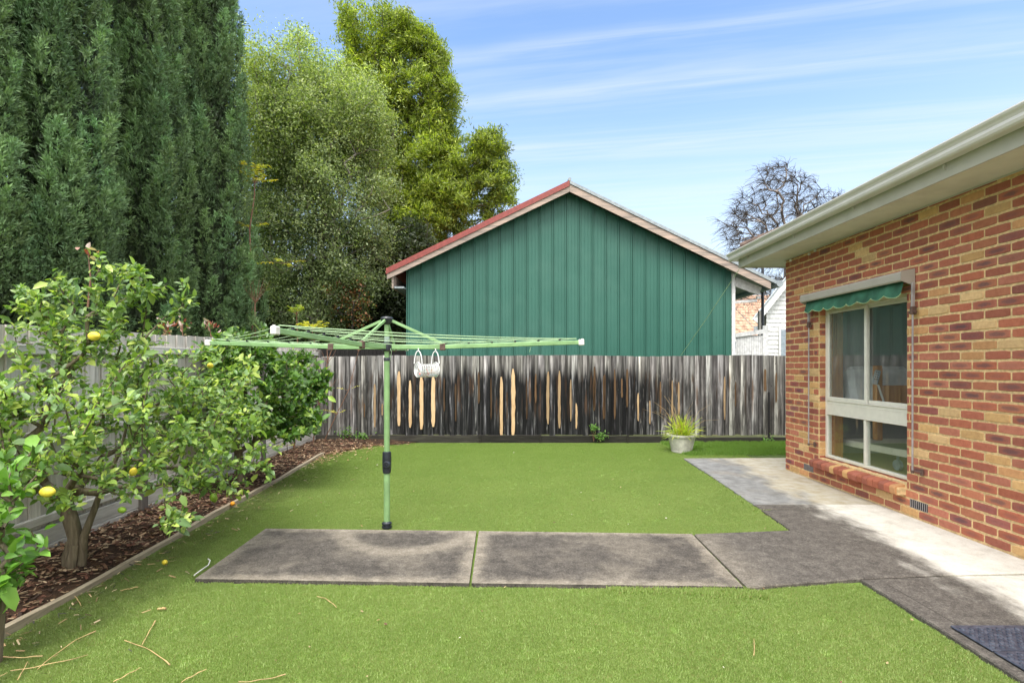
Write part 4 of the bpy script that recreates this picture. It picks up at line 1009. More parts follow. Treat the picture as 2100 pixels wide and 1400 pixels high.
# awning -------------------------------------------------------------------
def awning():
    t = thing('window_awning', 'beige box awning with scalloped green canvas above the window', 'awning', (3.98, 6.1, 2.3))
    y0, y1 = 5.217, 7.035; XW = 3.985
    b = MB(); pr = [(XW, 2.335), (3.865, 2.378), (3.85, 2.392), (3.85, 2.455), (3.862, 2.478), (XW, 2.50)]
    def sweep(b, pr, ya, yb):
        A = [(x, ya, z) for x, z in pr]; B = [(x, yb, z) for x, z in pr]
        for i in range(len(pr)): j = (i + 1) % len(pr); b.face([A[i], A[j], B[j], B[i]])
        b.face(A[::-1]); b.face(B)
    # hollow below: box sides only
    sh = [(3.99, 2.49), (3.862, 2.478), (3.85, 2.455), (3.85, 2.392), (3.864, 2.378), (3.864, 2.386), (3.857, 2.394), (3.857, 2.45), (3.866, 2.470), (3.99, 2.482)]
    sweep(b, sh, y0, y1); b.build('cassette', M['awnbox'], t)
    for ya, yb in ((y0 - .004, y0), (y1, y1 + .004)):
        b = MB(); sweep(b, [(3.99, 2.33), (3.864, 2.378), (3.848, 2.39), (3.848, 2.458), (3.860, 2.481), (3.99, 2.505)], ya, yb); b.build('end_plate', M['awnbox'], t)
    b = MB(); b.tube([(3.93, y0 + .01, 2.42), (3.93, y1 - .01, 2.42)], .033, 12); b.build('fabric_roll', M['awnfab'], t)
    # canvas skirt with scallops
    b = MB(); n_ = 180; ya, yb = y0 + .035, y1 - .05; rows = 7; grid = []
    for i in range(n_ + 1):
        s_ = i / n_; y = ya + (yb - ya) * s_; ph = s_ * 8; sc_ = abs(math.sin(PI * ph)); zb = 2.262 - .036 * sc_ ** .8 + .004 * math.sin(s_ * 9)
        col_ = []
        for j in range(rows + 1):
            f = j / rows; z = 2.40 + (zb - 2.40) * f; x = 3.915 - .045 * f + .011 * f * math.sin(ph * 2 * PI * .5 + .6) + .005 * f * math.sin(ph * 5.1)
            col_.append((x, y, z))
        grid.append(col_)
    for i in range(n_):
        for j in range(rows): b.face([grid[i][j], grid[i][j + 1], grid[i + 1][j + 1], grid[i + 1][j]])
    o = b.build('canvas', M['awnfab'], t)
    md = o.modifiers.new('w', 'WELD'); smooth(o)
    b = MB(); b.tube([grid[i][rows] for i in range(0, n_ + 1)], .0035, 5); b.build('canvas_hem', M['linelight'], o)
    for yy in (5.165 + .02, 7.0):
        b = MB(); b.bar((3.95, yy, 2.36), (3.945, yy, 2.10), .03, .02, up=(0, 1, 0), bev=.003); b.build('arm', M['rod'], t)
        b = MB(); b.box((3.925, yy - .016, 2.045), (3.975, yy + .020, 2.125), bev=.006); b.tube([(3.95, yy - .03, 2.07), (3.95, yy + .045, 2.07)], .016, 8); b.build('pivot_bracket', M['rust'], t)
        b = MB(); b.tube([(3.945, yy, 2.06), (3.943, yy, .50)], .0085, 8); b.build('guide_rod', M['rod'], t)
        b = MB(); b.tube([(3.943, yy, .515), (3.943, yy, .485)], .014, 8); b.tube([(3.943, yy, .505), (3.945, yy - .03, .508), (3.975, yy - .07, .508)], .006, 6); b.box((3.972, yy - .09, .475), (3.985, yy - .055, .54), bev=.003); b.build('foot_bracket', M['rust'], t)
awning()

# bed in the room -----------------------------------------------------------
def bed():
    t = thing('adjustable_bed', 'adjustable care bed with wooden end post seen through the window', 'bed', (5.0, 6.4, .3))
    b = MB(); b.box((4.50, 6.50, .62), (4.58, 6.58, 1.545), bev=.008); b.box((5.35, 6.50, .62), (5.43, 6.58, 1.545), bev=.008); b.box((4.585, 6.515, 1.02), (5.345, 6.545, 1.30), bev=.006); b.build('headboard', M['pine'], t)
    b = MB()
    # raised back section, cushion
    Mx = Matrix.Translation((4.66, 6.92, 1.16)) @ Matrix.Rotation(R(-12), 4, 'X'); b.box((-.26, -.12, -.25), (.55, .10, .37), bev=.06, M=Mx); o = b.build('mattress', M['mattress'], t, 60)
    b = MB(); b.box((4.7, 5.2, .86), (5.5, 6.45, .98), bev=.04); b.build('mattress', M['mattress'], t, 60)
    b = MB(); b.bar((4.42, 7.1, .53), (4.50, 6.2, .53), .05, .075); b.bar((4.50, 6.2, .53), (4.80, 5.2, .53), .05, .075); b.bar((4.42, 7.1, .53), (5.5, 7.1, .53), .05, .06)
    b.bar((4.8, 5.2, .53), (5.5, 5.2, .53), .05, .06); b.bar((4.75, 6.3, .56), (4.95, 5.9, .86), .05, .05); b.bar((4.95, 5.6, .56), (5.1, 5.2, .86), .05, .05); b.build('base_frame', M['cream'], t)
    for x, y in ((4.58, 6.25), (4.62, 5.62), (5.4, 5.3), (5.4, 7.0)):
        b = MB(); b.tube([(x - .02, y, .365), (x + .02, y, .365)], .062, 16); b.tube([(x, y, .37), (x, y, .5)], .016, 8); b.build('caster', M['wheel'], t, 40)
    b = MB(); b.tube([(4.55, 5.55, .83), (4.95, 5.45, .83)], .055, 12); b.build('motor_housing', M['cream'], t, 40)
    h = thing('remote_control', 'grey corded hand control hooked on the bed post', 'remote control', (4.46, 6.42, 1.4))
    Mx = Matrix.Translation((4.455, 6.44, 1.40)) @ Matrix.Rotation(R(-32), 4, 'Z') @ Matrix.Rotation(R(12), 4, 'Y'); b = MB(); b.box((-.032, -.012, -.09), (.032, .012, .09), bev=.008, M=Mx); b.build('handset', M['wheel'], h)
    b = MB()
    for i in range(2):
        for j in range(4): b.box((-.018 + i * .022, -.015, .055 - j * .028), (-.004 + i * .022, -.0125, .068 - j * .028), M=Mx)
    b.build('buttons', M['black'], h)
    b = MB(); pts = []
    for i in range(160):
        f = i / 160; pts.append((4.47 + .08 * f + .011 * math.cos(i * .9), 6.43 - .03 * f + .011 * math.sin(i * .9), 1.31 - .30 * f))
    b.tube(pts, .004, 5); b.build('cord', M['capwhite'], h)
bed()

# ------------------------------------------------------------------ rotary clothesline
def clothesline():
    bx_, by_ = -1.18, 4.965
    t = thing('rotary_clothesline', 'green rotary clothesline with four arms standing at the pad edge', 'clothesline', (bx_, by_, 0))
    gm = M['linegreen']
    b = MB(); b.tube([(bx_, by_, -.05), (bx_, by_, .70)], .0285, 20); b.build('lower_pole', gm, t, 50)
    b = MB(); b.tube([(bx_, by_, .70), (bx_, by_, 1.60)], .0265, 20); b.build('pole', gm, t, 50)
    b = MB(); b.tube([(bx_, by_, 1.60), (bx_, by_, 1.985)], .0225, 20); b.build('inner_mast', gm, t, 50)
    b = MB(); b.lathe([(.024, 1.585), (.029, 1.587), (.030, 1.612), (.026, 1.618), (.022, 1.618)], (bx_, by_, 0), 20); b.build('collar', M['black'], t, 40)
    b = MB(); b.lathe([(.036, -.002), (.046, .004), (.047, .02), (.036, .024), (.034, .034), (.045, .038), (.046, .052), (.034, .058), (.030, .066), (.028, .066)], (bx_, by_, .012), 24); b.build('base_ring', M['black'], t, 40)
    z0, z1 = H0 - (970 - HOR) * by_ / F, H0 - (925 - HOR) * by_ / F
    b = MB(); b.lathe([(.028, z0), (.037, z0 + .006), (.041, z0 + .05), (.042, z0 + .13), (.039, z1 - .006), (.028, z1)], (bx_, by_, 0), 24)
    Mx = Matrix.Rotation(R(90), 4, 'X'); b.lathe([(.034, .0), (.034, .040), (.026, .052), (.018, .052), (.016, .044), (.008, .044), (.006, .056), (.001, .058)], (bx_ + .008, by_ - .004, (z0 + z1) / 2 - .015), 20, M=Mx); hs = b.build('winder_housing', M['black'], t, 40)
    # hub and crown
    zh = 1.718
    b = MB(); b.lathe([(.030, zh - .040), (.048, zh - .034), (.052, zh), (.048, zh + .034), (.030, zh + .040)], (bx_, by_, 0), 20); b.build('hub', M['black'], t, 40)
    b = MB(); b.lathe([(.030, 1.93), (.044, 1.945), (.055, 1.965), (.060, 1.985), (.052, 1.999), (.02, 2.006), (.001, 2.007)], (bx_, by_, 0), 20); b.build('crown', M['black'], t, 40)
    b = MB(); b.lathe([(.0242, zh + .045), (.0246, zh + .047), (.0246, zh + .092), (.0242, zh + .094)], (bx_, by_, 0), 20); b.build('sticker', M['wheel'], t, 40)
    tips = {'a': Vector((-1.455, 3.26, 1.757)), 'r': Vector((.624, 4.885, 1.757)), 'l': Vector((-2.86, 4.99, 1.757)), 'd': Vector((-1.34, 6.70, 1.757))}
    hub = Vector((bx_, by_, zh)); br = {}
    for k, tp in tips.items():
        d = (tp - hub); L = d.length; u = d.normalized(); s_ = hub + u * .045; j = hub + u * (.53 if k != 'd' else .56); j.z -= .012
        br[k] = (s_, j, tp)
        b = MB(); b.bar(s_, j, .024, .044, bev=.004); b.bar(j, tp, .024, .038, bev=.004)
        for f in FR[:-1]:
            pz = j + (tp - j) * ((f * L - .53) / (L - .53)) if f * L > .53 else s_ + (j - s_) * (f * L / .53)
            b.tube([pz + Vector((0, 0, .022)), pz + Vector((0, 0, .038))], .011, 6, mi=1)
        b.build('arm', [gm, M['black']], t)
        b = MB(); b.bar(j - u * .026, j + u * .026, .036, .064, bev=.005); b.tube([j + Vector((0, 0, .02)) - u.cross(Vector((0, 0, 1))) * .02, j + Vector((0, 0, .02)) + u.cross(Vector((0, 0, 1))) * .02], .012, 10); b.build('bracket', M['rust'], t)
        b = MB(); b.bar(tp - u * .008, tp + u * .045, .040, .054, bev=.006); b.tube([tp + u * .03 + Vector((0, 0, .012)), tp + u * .03 + Vector((0, 0, .034))], .009, 8); b.build('end_cap', M['capwhite'], t)
        b = MB(); c0 = Vector((bx_, by_, 1.965)) + Vector((u.x, u.y, 0)).normalized() * .045; b.bar(c0, j + Vector((0, 0, .030)), .018, .026, bev=.003); b.build('strut', gm, t)
    b = MB()
    order = ['a', 'r', 'd', 'l']
    def at(k, f):
        s_, j, tp = br[k]; L = (tp - Vector((bx_, by_, zh))).length
        p = j + (tp - j) * ((f * L - .53) / (L - .53)) if f * L > .53 else s_ + (j - s_) * (f * L / .53)
        return p + Vector((0, 0, .036))
    for f in FR:
        for i in range(4):
            p0, p1 = at(order[i], f), at(order[(i + 1) % 4], f); sag = .012 * (1 + 1.2 * random.random()); n_ = 12
            if f == FR[0] and i == 0: sag = .03
            b.tube([p0.lerp(p1, k / n_) - Vector((0, 0, sag * 4 * (k / n_) * (1 - k / n_))) for k in range(n_ + 1)], (.0026 if f != FR[-1] else .0034), 5)
    # loose tails of cord
    p = at('a', .32); pr_ = Vector((bx_ + .05, by_ - .07, 1.70))
    b.tube([pr_, pr_ + Vector((.012, -.01, -.03)), pr_ + Vector((.004, -.01, -.08)), pr_ + Vector((-.002, 0, -.11))], .0018, 5)
    q_ = at('r', .75); b.tube([q_ - Vector((0, 0, .03)), q_ + Vector((.004, 0, -.06)), q_ + Vector((-.01, 0, -.11))], .0015, 5)
    b.build('line', M['linelight'], t)
    # peg basket
    p0, p1 = at('a', FR[0]), at('r', FR[0]); ua = (p1 - p0).normalized(); c_ = p0.lerp(p1, .755); zc = 1.505; cen = Vector((c_.x, c_.y, zc)); n2 = ua.cross(Vector((0, 0, 1))).normalized()
    k = thing('peg_basket', 'round white wire peg basket hanging from the clothesline', 'peg basket', cen)
    hl, rr = .092, .066; b = MB(); up = Vector((0, 0, 1))
    def circ(off, rad, a0=0, a1=2 * PI, n_=28): return [cen + ua * off + (n2 * math.sin(a0 + (a1 - a0) * i / n_) + up * math.cos(a0 + (a1 - a0) * i / n_)) * rad for i in range(n_ + (0 if abs(a1 - a0 - 2 * PI) < 1e-6 else 1))]
    for off in (-hl, hl):
        for q3 in (1, .8, .62, .45, .28, .12): b.tube(circ(off, rr * q3), .0028 if q3 < 1 else .005, 5, closed=True)
        for i in range(8): a_ = i * PI / 4; b.tube([cen + ua * off, cen + ua * off + (n2 * math.sin(a_) + up * math.cos(a_)) * rr], .0018, 4)
    for i in range(26):
        a_ = .75 + (2 * PI - 1.5) * i / 25; dd = (n2 * math.sin(a_) + up * math.cos(a_)) * rr; b.tube([cen - ua * hl + dd, cen + ua * hl + dd], .0028, 4)
    for i in range(9): b.tube(circ(-hl + 2 * hl * i / 8, rr, .75, 2 * PI - .75), .0026, 4)
    b.build('wire_drum', M['basket'], k)
    for off in (-hl * .98, hl * .98):
        b = MB(); pts = []
        for i in range(13):
            f = i / 12; a_ = -1.15 + 2.3 * f; w_ = rr * .62 * math.cos(PI * (f - .5)) ** 0 ; x_ = rr * .66 * math.sin(a_) / math.sin(1.15); z_ = .055 + (.115 * (1 - abs(2 * f - 1) ** 2.2)); pts.append(cen + ua * (off * (1 - .02)) + n2 * x_ * 0.7 + ua * (x_ * .55) + up * z_)
        b.tube(pts, .0052, 6); b.tube([pts[6], pts[6] + up * .014 + n2 * .006, pts[6] + up * .020], .005, 6); b.build('hook', M['basket'], k)
    r = np.random.RandomState(2); n_ = 60; th = r.uniform(PI * .55, PI * 1.45, n_); rad = r.uniform(.3, .88, n_) * rr; xx = r.uniform(-.85, .85, n_) * hl
    pos = np.array([np.array(cen) + np.array(ua) * xx[i] + (np.array(n2) * math.sin(th[i]) + np.array((0, 0, 1)) * math.cos(th[i])) * rad[i] for i in range(n_)])
    cl = np.array([(.1, .35, .65), (.55, .06, .04), (.55, .6, .6), (.45, .25, .08), (.1, .45, .35), (.6, .6, .55)])[r.randint(0, 6, n_)]
    leafmesh('pegs', pos, r.normal(size=(n_, 3)), r.normal(size=(n_, 3)), .045, .014, cl, M['pegs'], k, 'chip')
FR = [.31, .43, .55, .67, .79, .90, .985]
clothesline()

# ------------------------------------------------------------------ trees
def grow(trunk, targets, rt=.004, ex=.45, seed=0, seg=.22, droop=0.0, curl=.25):
    """branching skeleton: every target is reached from its nearest existing node. returns list of (points, radii)"""
    r = np.random.RandomState(seed); N = [np.array(p, float) for p in trunk]; par = [-1] + list(range(len(trunk) - 1)); dirs = [np.array((0, 0, 1.0))] * len(N)
    chains = [list(range(len(trunk)))]; T = np.array(targets, float); dist = np.linalg.norm(T - N[-1], axis=1); ends = []
    cap = 200000; A = np.zeros((cap, 3)); A[:len(N)] = N; cnt = len(N); plen = np.zeros(cap)
    lo = 1 if len(trunk) > 2 else 0
    for ti in np.argsort(dist):
        tg = T[ti]; dv = A[lo:cnt] - tg; dd = np.sqrt((dv * dv).sum(1)) + plen[lo:cnt] * .25 + np.maximum(dv[:, 2], 0) * .7
        j = int(np.argmin(dd)) + lo; a_ = A[j].copy(); L = np.linalg.norm(tg - a_)
        if L < seg * .4: continue
        n_ = max(1, int(L / seg)); bend = (np.array((0, 0, 1.0)) * curl * L * (1 if droop <= 0 else .6) + r.normal(0, .10, 3) * L); ch = [j]; pv = j
        for i in range(1, n_ + 1):
            f = i / n_; p = a_ + (tg - a_) * f + bend * f * (1 - f) * (-1 if droop < 0 else 1) * .8 + r.normal(0, .022, 3) * L * (1 if i < n_ else 0)
            p[2] -= droop * f * f * L
            A[cnt] = p; plen[cnt] = plen[pv] + L / n_; par.append(pv); pv = cnt; ch.append(cnt); cnt += 1
        chains.append(ch); ends.append(pv)
    w_ = np.zeros(cnt)
    for e_ in ends:
        k = e_
        while k != -1: w_[k] += 1; k = par[k]
    rad = rt * np.maximum(w_, 1) ** ex
    out = []
    for ch in chains:
        pts = A[ch]; rd = rad[ch].copy()
        if ch is not chains[0] and len(ch) > 1: rd[0] = min(rd[0], rd[1] * 1.25)
        out.append((pts, rd))
    return out, A[:cnt], rad, ends, par
def limbs(name, chains, mat, parent, minr=0.0, n=6):
    b = MB()
    for pts, rd in chains:
        if rd.max() < minr: continue
        nn = n if rd.max() > .02 else (5 if rd.max() > .008 else 4)
        b.tube([Vector(p) for p in pts], list(rd), nn, cap=False)
    o = b.build(name, mat, parent); smooth(o); return o

def ellip_pts(r, c, rad, n, shell=.55):
    d = unit(r.normal(size=(n, 3))); q = r.uniform(shell ** 3, 1, (n, 1)) ** (1 / 3); q = q * (1 + .30 * wave(d * 2.2 + np.array(c), 5, 1.4)[:, None]); return np.array(c) + d * q * np.array(rad)

def citrus(name, label, cat, trunk_sets, groups, nleaf, Lr, cols, seed, lemons=(), rt=.0032, fencepad=.05, ex=.47):
    t = thing(name, label, cat, trunk_sets[0][0]); r = np.random.RandomState(seed); T = []
    for c, rad, n_, sh in groups: T.append(ellip_pts(r, c, rad, n_, sh))
    T = np.concatenate(T); T = T[(T[:, 0] > fence_x(T[:, 1]) + fencepad) & (T[:, 2] > .25)]
    ch, A, rad, ends, par = grow(trunk_sets[0], T, rt, ex, seed, .13)
    extra = [([np.array(p) for p in q_], np.linspace(ra, rb, len(q_))) for q_, ra, rb in trunk_sets[1]] if len(trunk_sets) > 1 else []
    limbs('trunk', ch + extra, M['bark'], t, n=8)
    # leaves: along the thin chains
    P_ = []; D_ = []
    thin = [c for c in ch[1:] if c[1].max() < .02]
    cnt = np.array([len(c[0]) for c in thin]); pr = cnt / cnt.sum(); pick = r.choice(len(thin), nleaf, p=pr)
    for k in pick:
        pts = thin[k][0]; f = (r.rand() ** .6) * (len(pts) - 1); i = min(int(f), len(pts) - 2); p = pts[i] + (pts[i + 1] - pts[i]) * (f - i); P_.append(p); D_.append(unit(pts[i + 1] - pts[i]))
    P_ = np.array(P_); D_ = np.array(D_); n_ = len(P_)
    P_ = P_ + r.normal(0, .022, (n_, 3))
    d = D_ * .5 + unit(r.normal(size=(n_, 3))) * .95 + np.array((0, 0, .12)); nr = np.stack([r.normal(.15, .5, n_), r.normal(-.35, .5, n_), np.full(n_, .85)], 1)
    L = r.uniform(Lr[0], Lr[1], n_) * np.where(r.rand(n_) < .13, 1.7, 1); c0 = np.array(cols)[r.randint(0, len(cols), n_)] * r.uniform(.75, 1.3, (n_, 1))
    cl = wave(P_, seed + 3, 4.0)[:, None]; c0 = c0 * (1 + .18 * cl)
    ok = P_[:, 0] > fence_x(P_[:, 1]) + .03
    o = leafmesh('foliage', P_[ok], d[ok], nr[ok], L[ok], L[ok] * .5, c0[ok], M['leaf'], t, 'leaf'); smooth(o)
    for (c_, s_, mt, tl) in lemons:
        lemon(c_, s_ * .86, mt, tl, t)
    return t
def lemon(c_, s_, mt, tl, parent=None, name='lemon'):
    b = MB(); prof = []
    for i in range(17):
        a_ = PI * i / 16; z_ = -math.cos(a_); rr = math.sin(a_) ** .85 * .78; z2 = z_ * 1.0
        if z_ < -.85: rr *= 1.0; z2 = z_ - .12 * ((-.85 - z_) / .15)
        if z_ > .8: z2 = z_ + .20 * ((z_ - .8) / .2)
        prof.append((max(rr, .004) * s_ / 2, z2 * s_ / 2))
    Mx = Matrix.Rotation(tl[0], 4, 'X') @ Matrix.Rotation(tl[1], 4, 'Y')
    b.lathe(prof, tuple(c_), 18, M=Mx, wob=lambda a_, h_: .02 * math.sin(3 * a_ + h_ * 40))
    o = b.build(name, M[mt], parent); smooth(o)
    b = MB(); b.lathe([(.001, 0), (.005, .001), (.004, .006), (.001, .008)], tuple(Vector(c_) + Mx @ Vector((0, 0, -s_ * .56))), 6)
    return o

LC = [(.13, .23, .05), (.20, .32, .065), (.27, .39, .09), (.10, .19, .06), (.38, .47, .10), (.17, .27, .11)]
bz = .03
# the open lemon tree in front -------------------------------------------------
b0 = G(145, 1175); bx0, by0 = b0.x, b0.y
trunk = [(bx0, by0, -.05), (bx0 - .01, by0, .12), (bx0 + .03, by0 + .01, .26), (bx0 + .0, by0, .40), (bx0 - .05, by0, .55)]
side = [([(bx0 + .05, by0 + .02, -.05), (bx0 + .07, by0 + .02, .14), (bx0 + .10, by0, .28), (bx0 + .15, by0 + .03, .46), (bx0 + .17, by0 + .10, .66), (bx0 + .26, by0 + .16, .9), (bx0 + .30, by0 + .18, 1.15)], .036, .008),
        ([(bx0 - .05, by0 + .02, -.04), (bx0 - .03, by0 + .04, .15), (bx0 + .02, by0 + .03, .30)], .035, .03),
        ([(bx0 + .02, by0 - .05, -.05), (bx0 + .03, by0 - .03, .10), (bx0 + .05, by0 - .02, .22)], .04, .03)]
grp = [((-3.0, 3.75, 1.15), (.75, .85, .62), 210, .35), ((-2.75, 4.5, 1.15), (.75, .6, .55), 130, .4), ((-3.15, 3.3, 1.2), (.5, .5, .5), 60, .3),
       ((-2.95, 3.75, 1.68), (.42, .36, .30), 40, .2), ((-2.72, 3.62, 2.10), (.16, .15, .28), 22, .1), ((-2.55, 3.8, 2.05), (.26, .15, .20), 20, .1),
       ((-3.35, 3.8, 1.98), (.25, .25, .3), 36, .2), ((-2.45, 3.9, .82), (.35, .4, .3), 40, .2), ((-2.25, 3.5, .55), (.15, .2, .18), 8, .1), ((-2.45, 4.6, 1.1), (.3, .3, .40), 30, .3), ((-2.2, 4.2, .7), (.28, .3, .22), 20, .2)]
def PL(px, py, Y): return tuple(P(px, py, Y))
lem = [(PL(193, 689, 3.35), .088, 'lemon', (R(90), R(70))), (PL(97, 1008, 2.85), .086, 'lemon', (R(80), R(85))), (PL(273, 967, 3.5), .07, 'lemon', (R(20), R(30))), (PL(431, 750, 4.4), .072, 'lemon', (R(70), R(20))),
       (PL(60, 1010, 3.0), .08, 'limegreen', (R(80), R(60))), (PL(438, 1020, 4.1), .078, 'limegreen', (R(200), R(10))), (PL(250, 1045, 3.5), .062, 'limegreen', (R(90), R(80))), (PL(163, 1024, 3.5), .05, 'limegreen', (R(190), R(10)))]
citrus('lemon_tree', 'open lemon tree with twisted trunk and ripe lemons, nearest in bed', 'lemon tree', [trunk, side], grp, 10500, (.032, .064), LC, 31, lem, rt=.0025)
# the dense citrus behind it ---------------------------------------------------
b1 = G(495, 1000); bx1, by1 = b1.x, b1.y
trunk = [(bx1, by1, -.05), (bx1, by1, .12), (bx1 - .02, by1, .30), (bx1 - .04, by1, .45)]
side = [([(bx1 + .01, by1, .12), (bx1 + .08, by1, .35), (bx1 + .16, by1 + .02, .62), (bx1 + .22, by1, .85)], .035, .02)]
DC = [(.05, .125, .022), (.075, .17, .03), (.11, .23, .04), (.04, .095, .022), (.24, .36, .06), (.06, .145, .035)]
grp = [((-3.15, 6.5, 1.22), (.78, .65, .55), 260, .55), ((-3.35, 6.6, 1.72), (.45, .45, .30), 90, .4), ((-2.85, 7.0, 1.35), (.42, .5, .38), 90, .4), ((-3.5, 5.9, 1.25), (.4, .4, .5), 60, .4), ((-2.7, 6.5, .85), (.4, .4, .25), 60, .4)]
citrus('citrus_tree', 'dense dark green citrus tree filling the corner beyond the lemon tree', 'citrus tree', [trunk, side], grp, 9500, (.05, .085), DC, 41, [], rt=.0028)
# large-leaved young shoot at the left edge --------------------------------------
trunk = [(-2.66, 2.72, -.05), (-2.64, 2.72, .25), (-2.62, 2.72, .45)]
LC2 = [(.09, .22, .03), (.13, .29, .045), (.20, .38, .07), (.07, .17, .03)]
citrus('lemon_shoot', 'young lemon shoot with large bright leaves at the left edge', 'lemon shoot', [trunk], [((-2.62, 2.75, .62), (.11, .14, .36), 30, .1), ((-2.80, 2.85, .95), (.2, .2, .3), 20, .2), ((-2.66, 2.7, .3), (.10, .1, .18), 14, .1)], 300, (.055, .09), LC2, 51, [], rt=.003)
# fallen fruit ---------------------------------------------------------------
for nm, px, py, s_, mt, lb, z in (('orange', 477, 1034, .062, 'orange', 'small orange fallen beside the timber edging', .03), ('orange', 398, 1019, .06, 'orange', 'small orange lying on mulch beneath the trees', .06),
                                  ('lemon', 338, 1151, .05, 'lemon', 'yellow fruit lying on the turf near the pad', .02), ('lemon', 330, 1067, .05, 'lemon', 'small pale lemon fallen on the mulch', .05)):
    g = G(px, py, .045); o = lemon((g.x, g.y, z + s_ * .4), s_, mt, (R(80), R(40)), None, nm); tag(o, lb, 'orange' if nm == 'orange' else 'lemon')

# cypresses ---------------------------------------------------------------
def cypress(label, bx, by, H_, Rb, seed, nplume, z0=1.0, nsp=130, bl=.064):
    t = thing('cypress_tree', label, 'cypress', (bx, by, 0), 'row of cypresses behind the left fence'); r = np.random.RandomState(seed)
    b = MB(); b.tube([(bx, by, 0), (bx + .02, by, H_ * .5), (bx, by, H_ * .96)], [Rb * .13, Rb * .08, .02], 8); b.build('trunk', M['twig'], t)
    def prof(z): f = np.clip((z - z0) / (H_ - z0), 0, 1); return Rb * np.clip(f / .10, .30, 1) ** .45 * (1 - f) ** .42
    # solid shaded interior
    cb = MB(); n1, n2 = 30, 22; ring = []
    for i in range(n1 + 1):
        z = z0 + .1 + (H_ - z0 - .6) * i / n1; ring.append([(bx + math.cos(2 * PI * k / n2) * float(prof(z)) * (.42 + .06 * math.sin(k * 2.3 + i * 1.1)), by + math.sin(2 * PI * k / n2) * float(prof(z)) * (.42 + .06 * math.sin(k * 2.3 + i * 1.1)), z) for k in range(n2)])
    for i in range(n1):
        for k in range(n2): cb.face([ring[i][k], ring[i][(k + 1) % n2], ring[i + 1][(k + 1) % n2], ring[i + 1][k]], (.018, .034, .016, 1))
    PP, DD, NN, LL, CC = [], [], [], [], []
    zv = 1.54 + .70 * by + 1.0
    # loose shaded fill behind the plumes
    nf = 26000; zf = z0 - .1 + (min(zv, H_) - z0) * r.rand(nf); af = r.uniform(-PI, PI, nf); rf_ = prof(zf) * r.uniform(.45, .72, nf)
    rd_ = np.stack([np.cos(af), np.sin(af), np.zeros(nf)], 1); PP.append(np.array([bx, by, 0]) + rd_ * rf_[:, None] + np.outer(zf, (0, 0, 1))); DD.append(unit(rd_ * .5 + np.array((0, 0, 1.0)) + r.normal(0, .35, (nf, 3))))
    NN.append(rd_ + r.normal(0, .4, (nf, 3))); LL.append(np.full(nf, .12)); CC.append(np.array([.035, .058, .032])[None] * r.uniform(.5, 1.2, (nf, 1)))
    for k in range(nplume):
        a_ = r.uniform(-PI, PI); facing = math.cos(a_ + PI * .42)   # denser towards the yard
        if facing < -.3 and r.rand() < .6: continue
        zb = z0 - .7 + (H_ - z0) * r.rand() ** .95
        if zb > zv and r.rand() < .6: continue
        Lp = r.uniform(.8, 1.7); rp = r.uniform(.13, .22) * (1 if zb < H_ * .8 else .6); ln = r.uniform(.16, .34)
        rib = 1 + .13 * math.cos(6 * a_ + seed * 1.7 + .5 * math.sin(zb * .8 + seed))
        rc = float(prof(min(zb + Lp * .8, H_ - .05))) * rib - Lp * ln - rp * .5 + r.uniform(-.10, .10); rc = max(rc, .03)
        out = np.array([math.cos(a_), math.sin(a_), 0]); lean = ln
        ph = r.uniform(0, 6.28); tint = r.uniform(.72, 1.30); warm = r.rand()
        n_ = int(nsp * Lp * rp / .20 * (.3 if facing < -.3 else 1)); u = r.rand(n_) ** .9; fi = r.uniform(-PI, PI, n_)
        lumps = .34 * np.sin(u * Lp * 11 + ph + 1.5 * np.sin(fi + ph)) * np.sin(fi * 2.5 + ph * 2)
        w_ = np.sin(PI * np.clip(u, 0, 1) ** .55) ** .9 * rp * (1 + lumps)
        side_ = np.array([-out[1], out[0], 0]); rad = out[None] * np.cos(fi)[:, None] + side_[None] * np.sin(fi)[:, None]
        ce = np.array([bx, by, 0]) + out * (rc) + np.outer(u * Lp, np.array([0, 0, 1]) + out * lean); ce[:, 2] += zb
        keep = (np.cos(fi) > -.35); ce = ce[keep]; rad = rad[keep]; w_ = w_[keep]; u = u[keep]; lumps = lumps[keep]
        sp = ce + rad * w_[:, None]; nb = 13
        ax = unit(np.array([0, 0, 1.0]) * .95 + rad * .85 + r.normal(0, .25, sp.shape))
        S = np.repeat(sp, nb, 0); AX = np.repeat(ax, nb, 0); m_ = len(S)
        d = unit(AX + r.normal(0, .38, (m_, 3))); S = S + AX * r.uniform(-.04, .07, (m_, 1)) + r.normal(0, .012, (m_, 3))
        col = np.array([.110, .200, .098]) * (1 - warm) + np.array([.138, .212, .088]) * warm; col = col * tint
        jit = np.repeat(r.uniform(.70, 1.35, len(sp)) * (.66 + .66 * u) * (1 + .25 * lumps), nb) * r.uniform(.8, 1.25, m_); cc = col[None] * jit[:, None]
        PP.append(S); DD.append(d); NN.append(np.repeat(rad, nb, 0) + r.normal(0, .5, (m_, 3))); LL.append(r.uniform(.6, 1.25, m_) * bl); CC.append(cc)
    P_ = np.concatenate(PP); D_ = np.concatenate(DD); N_ = np.concatenate(NN); L_ = np.concatenate(LL); C_ = np.concatenate(CC)
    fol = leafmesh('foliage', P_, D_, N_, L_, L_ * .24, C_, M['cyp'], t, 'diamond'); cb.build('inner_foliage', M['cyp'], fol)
    return t
cypress('rightmost cypress of the row, next to the pale leafy tree', -6.80, 11.6, 13.8, 1.28, 1, 500)
cypress('second cypress from the right, a tall narrow column', -7.05, 9.9, 13.5, 1.0, 2, 430)
cypress('broad cypress behind the lemon tree at the left', -7.05, 8.0, 13.2, 1.06, 3, 470)
cypress('leftmost cypress, cut by the left edge of the photo', -7.35, 6.9, 12.5, .98, 4, 400)

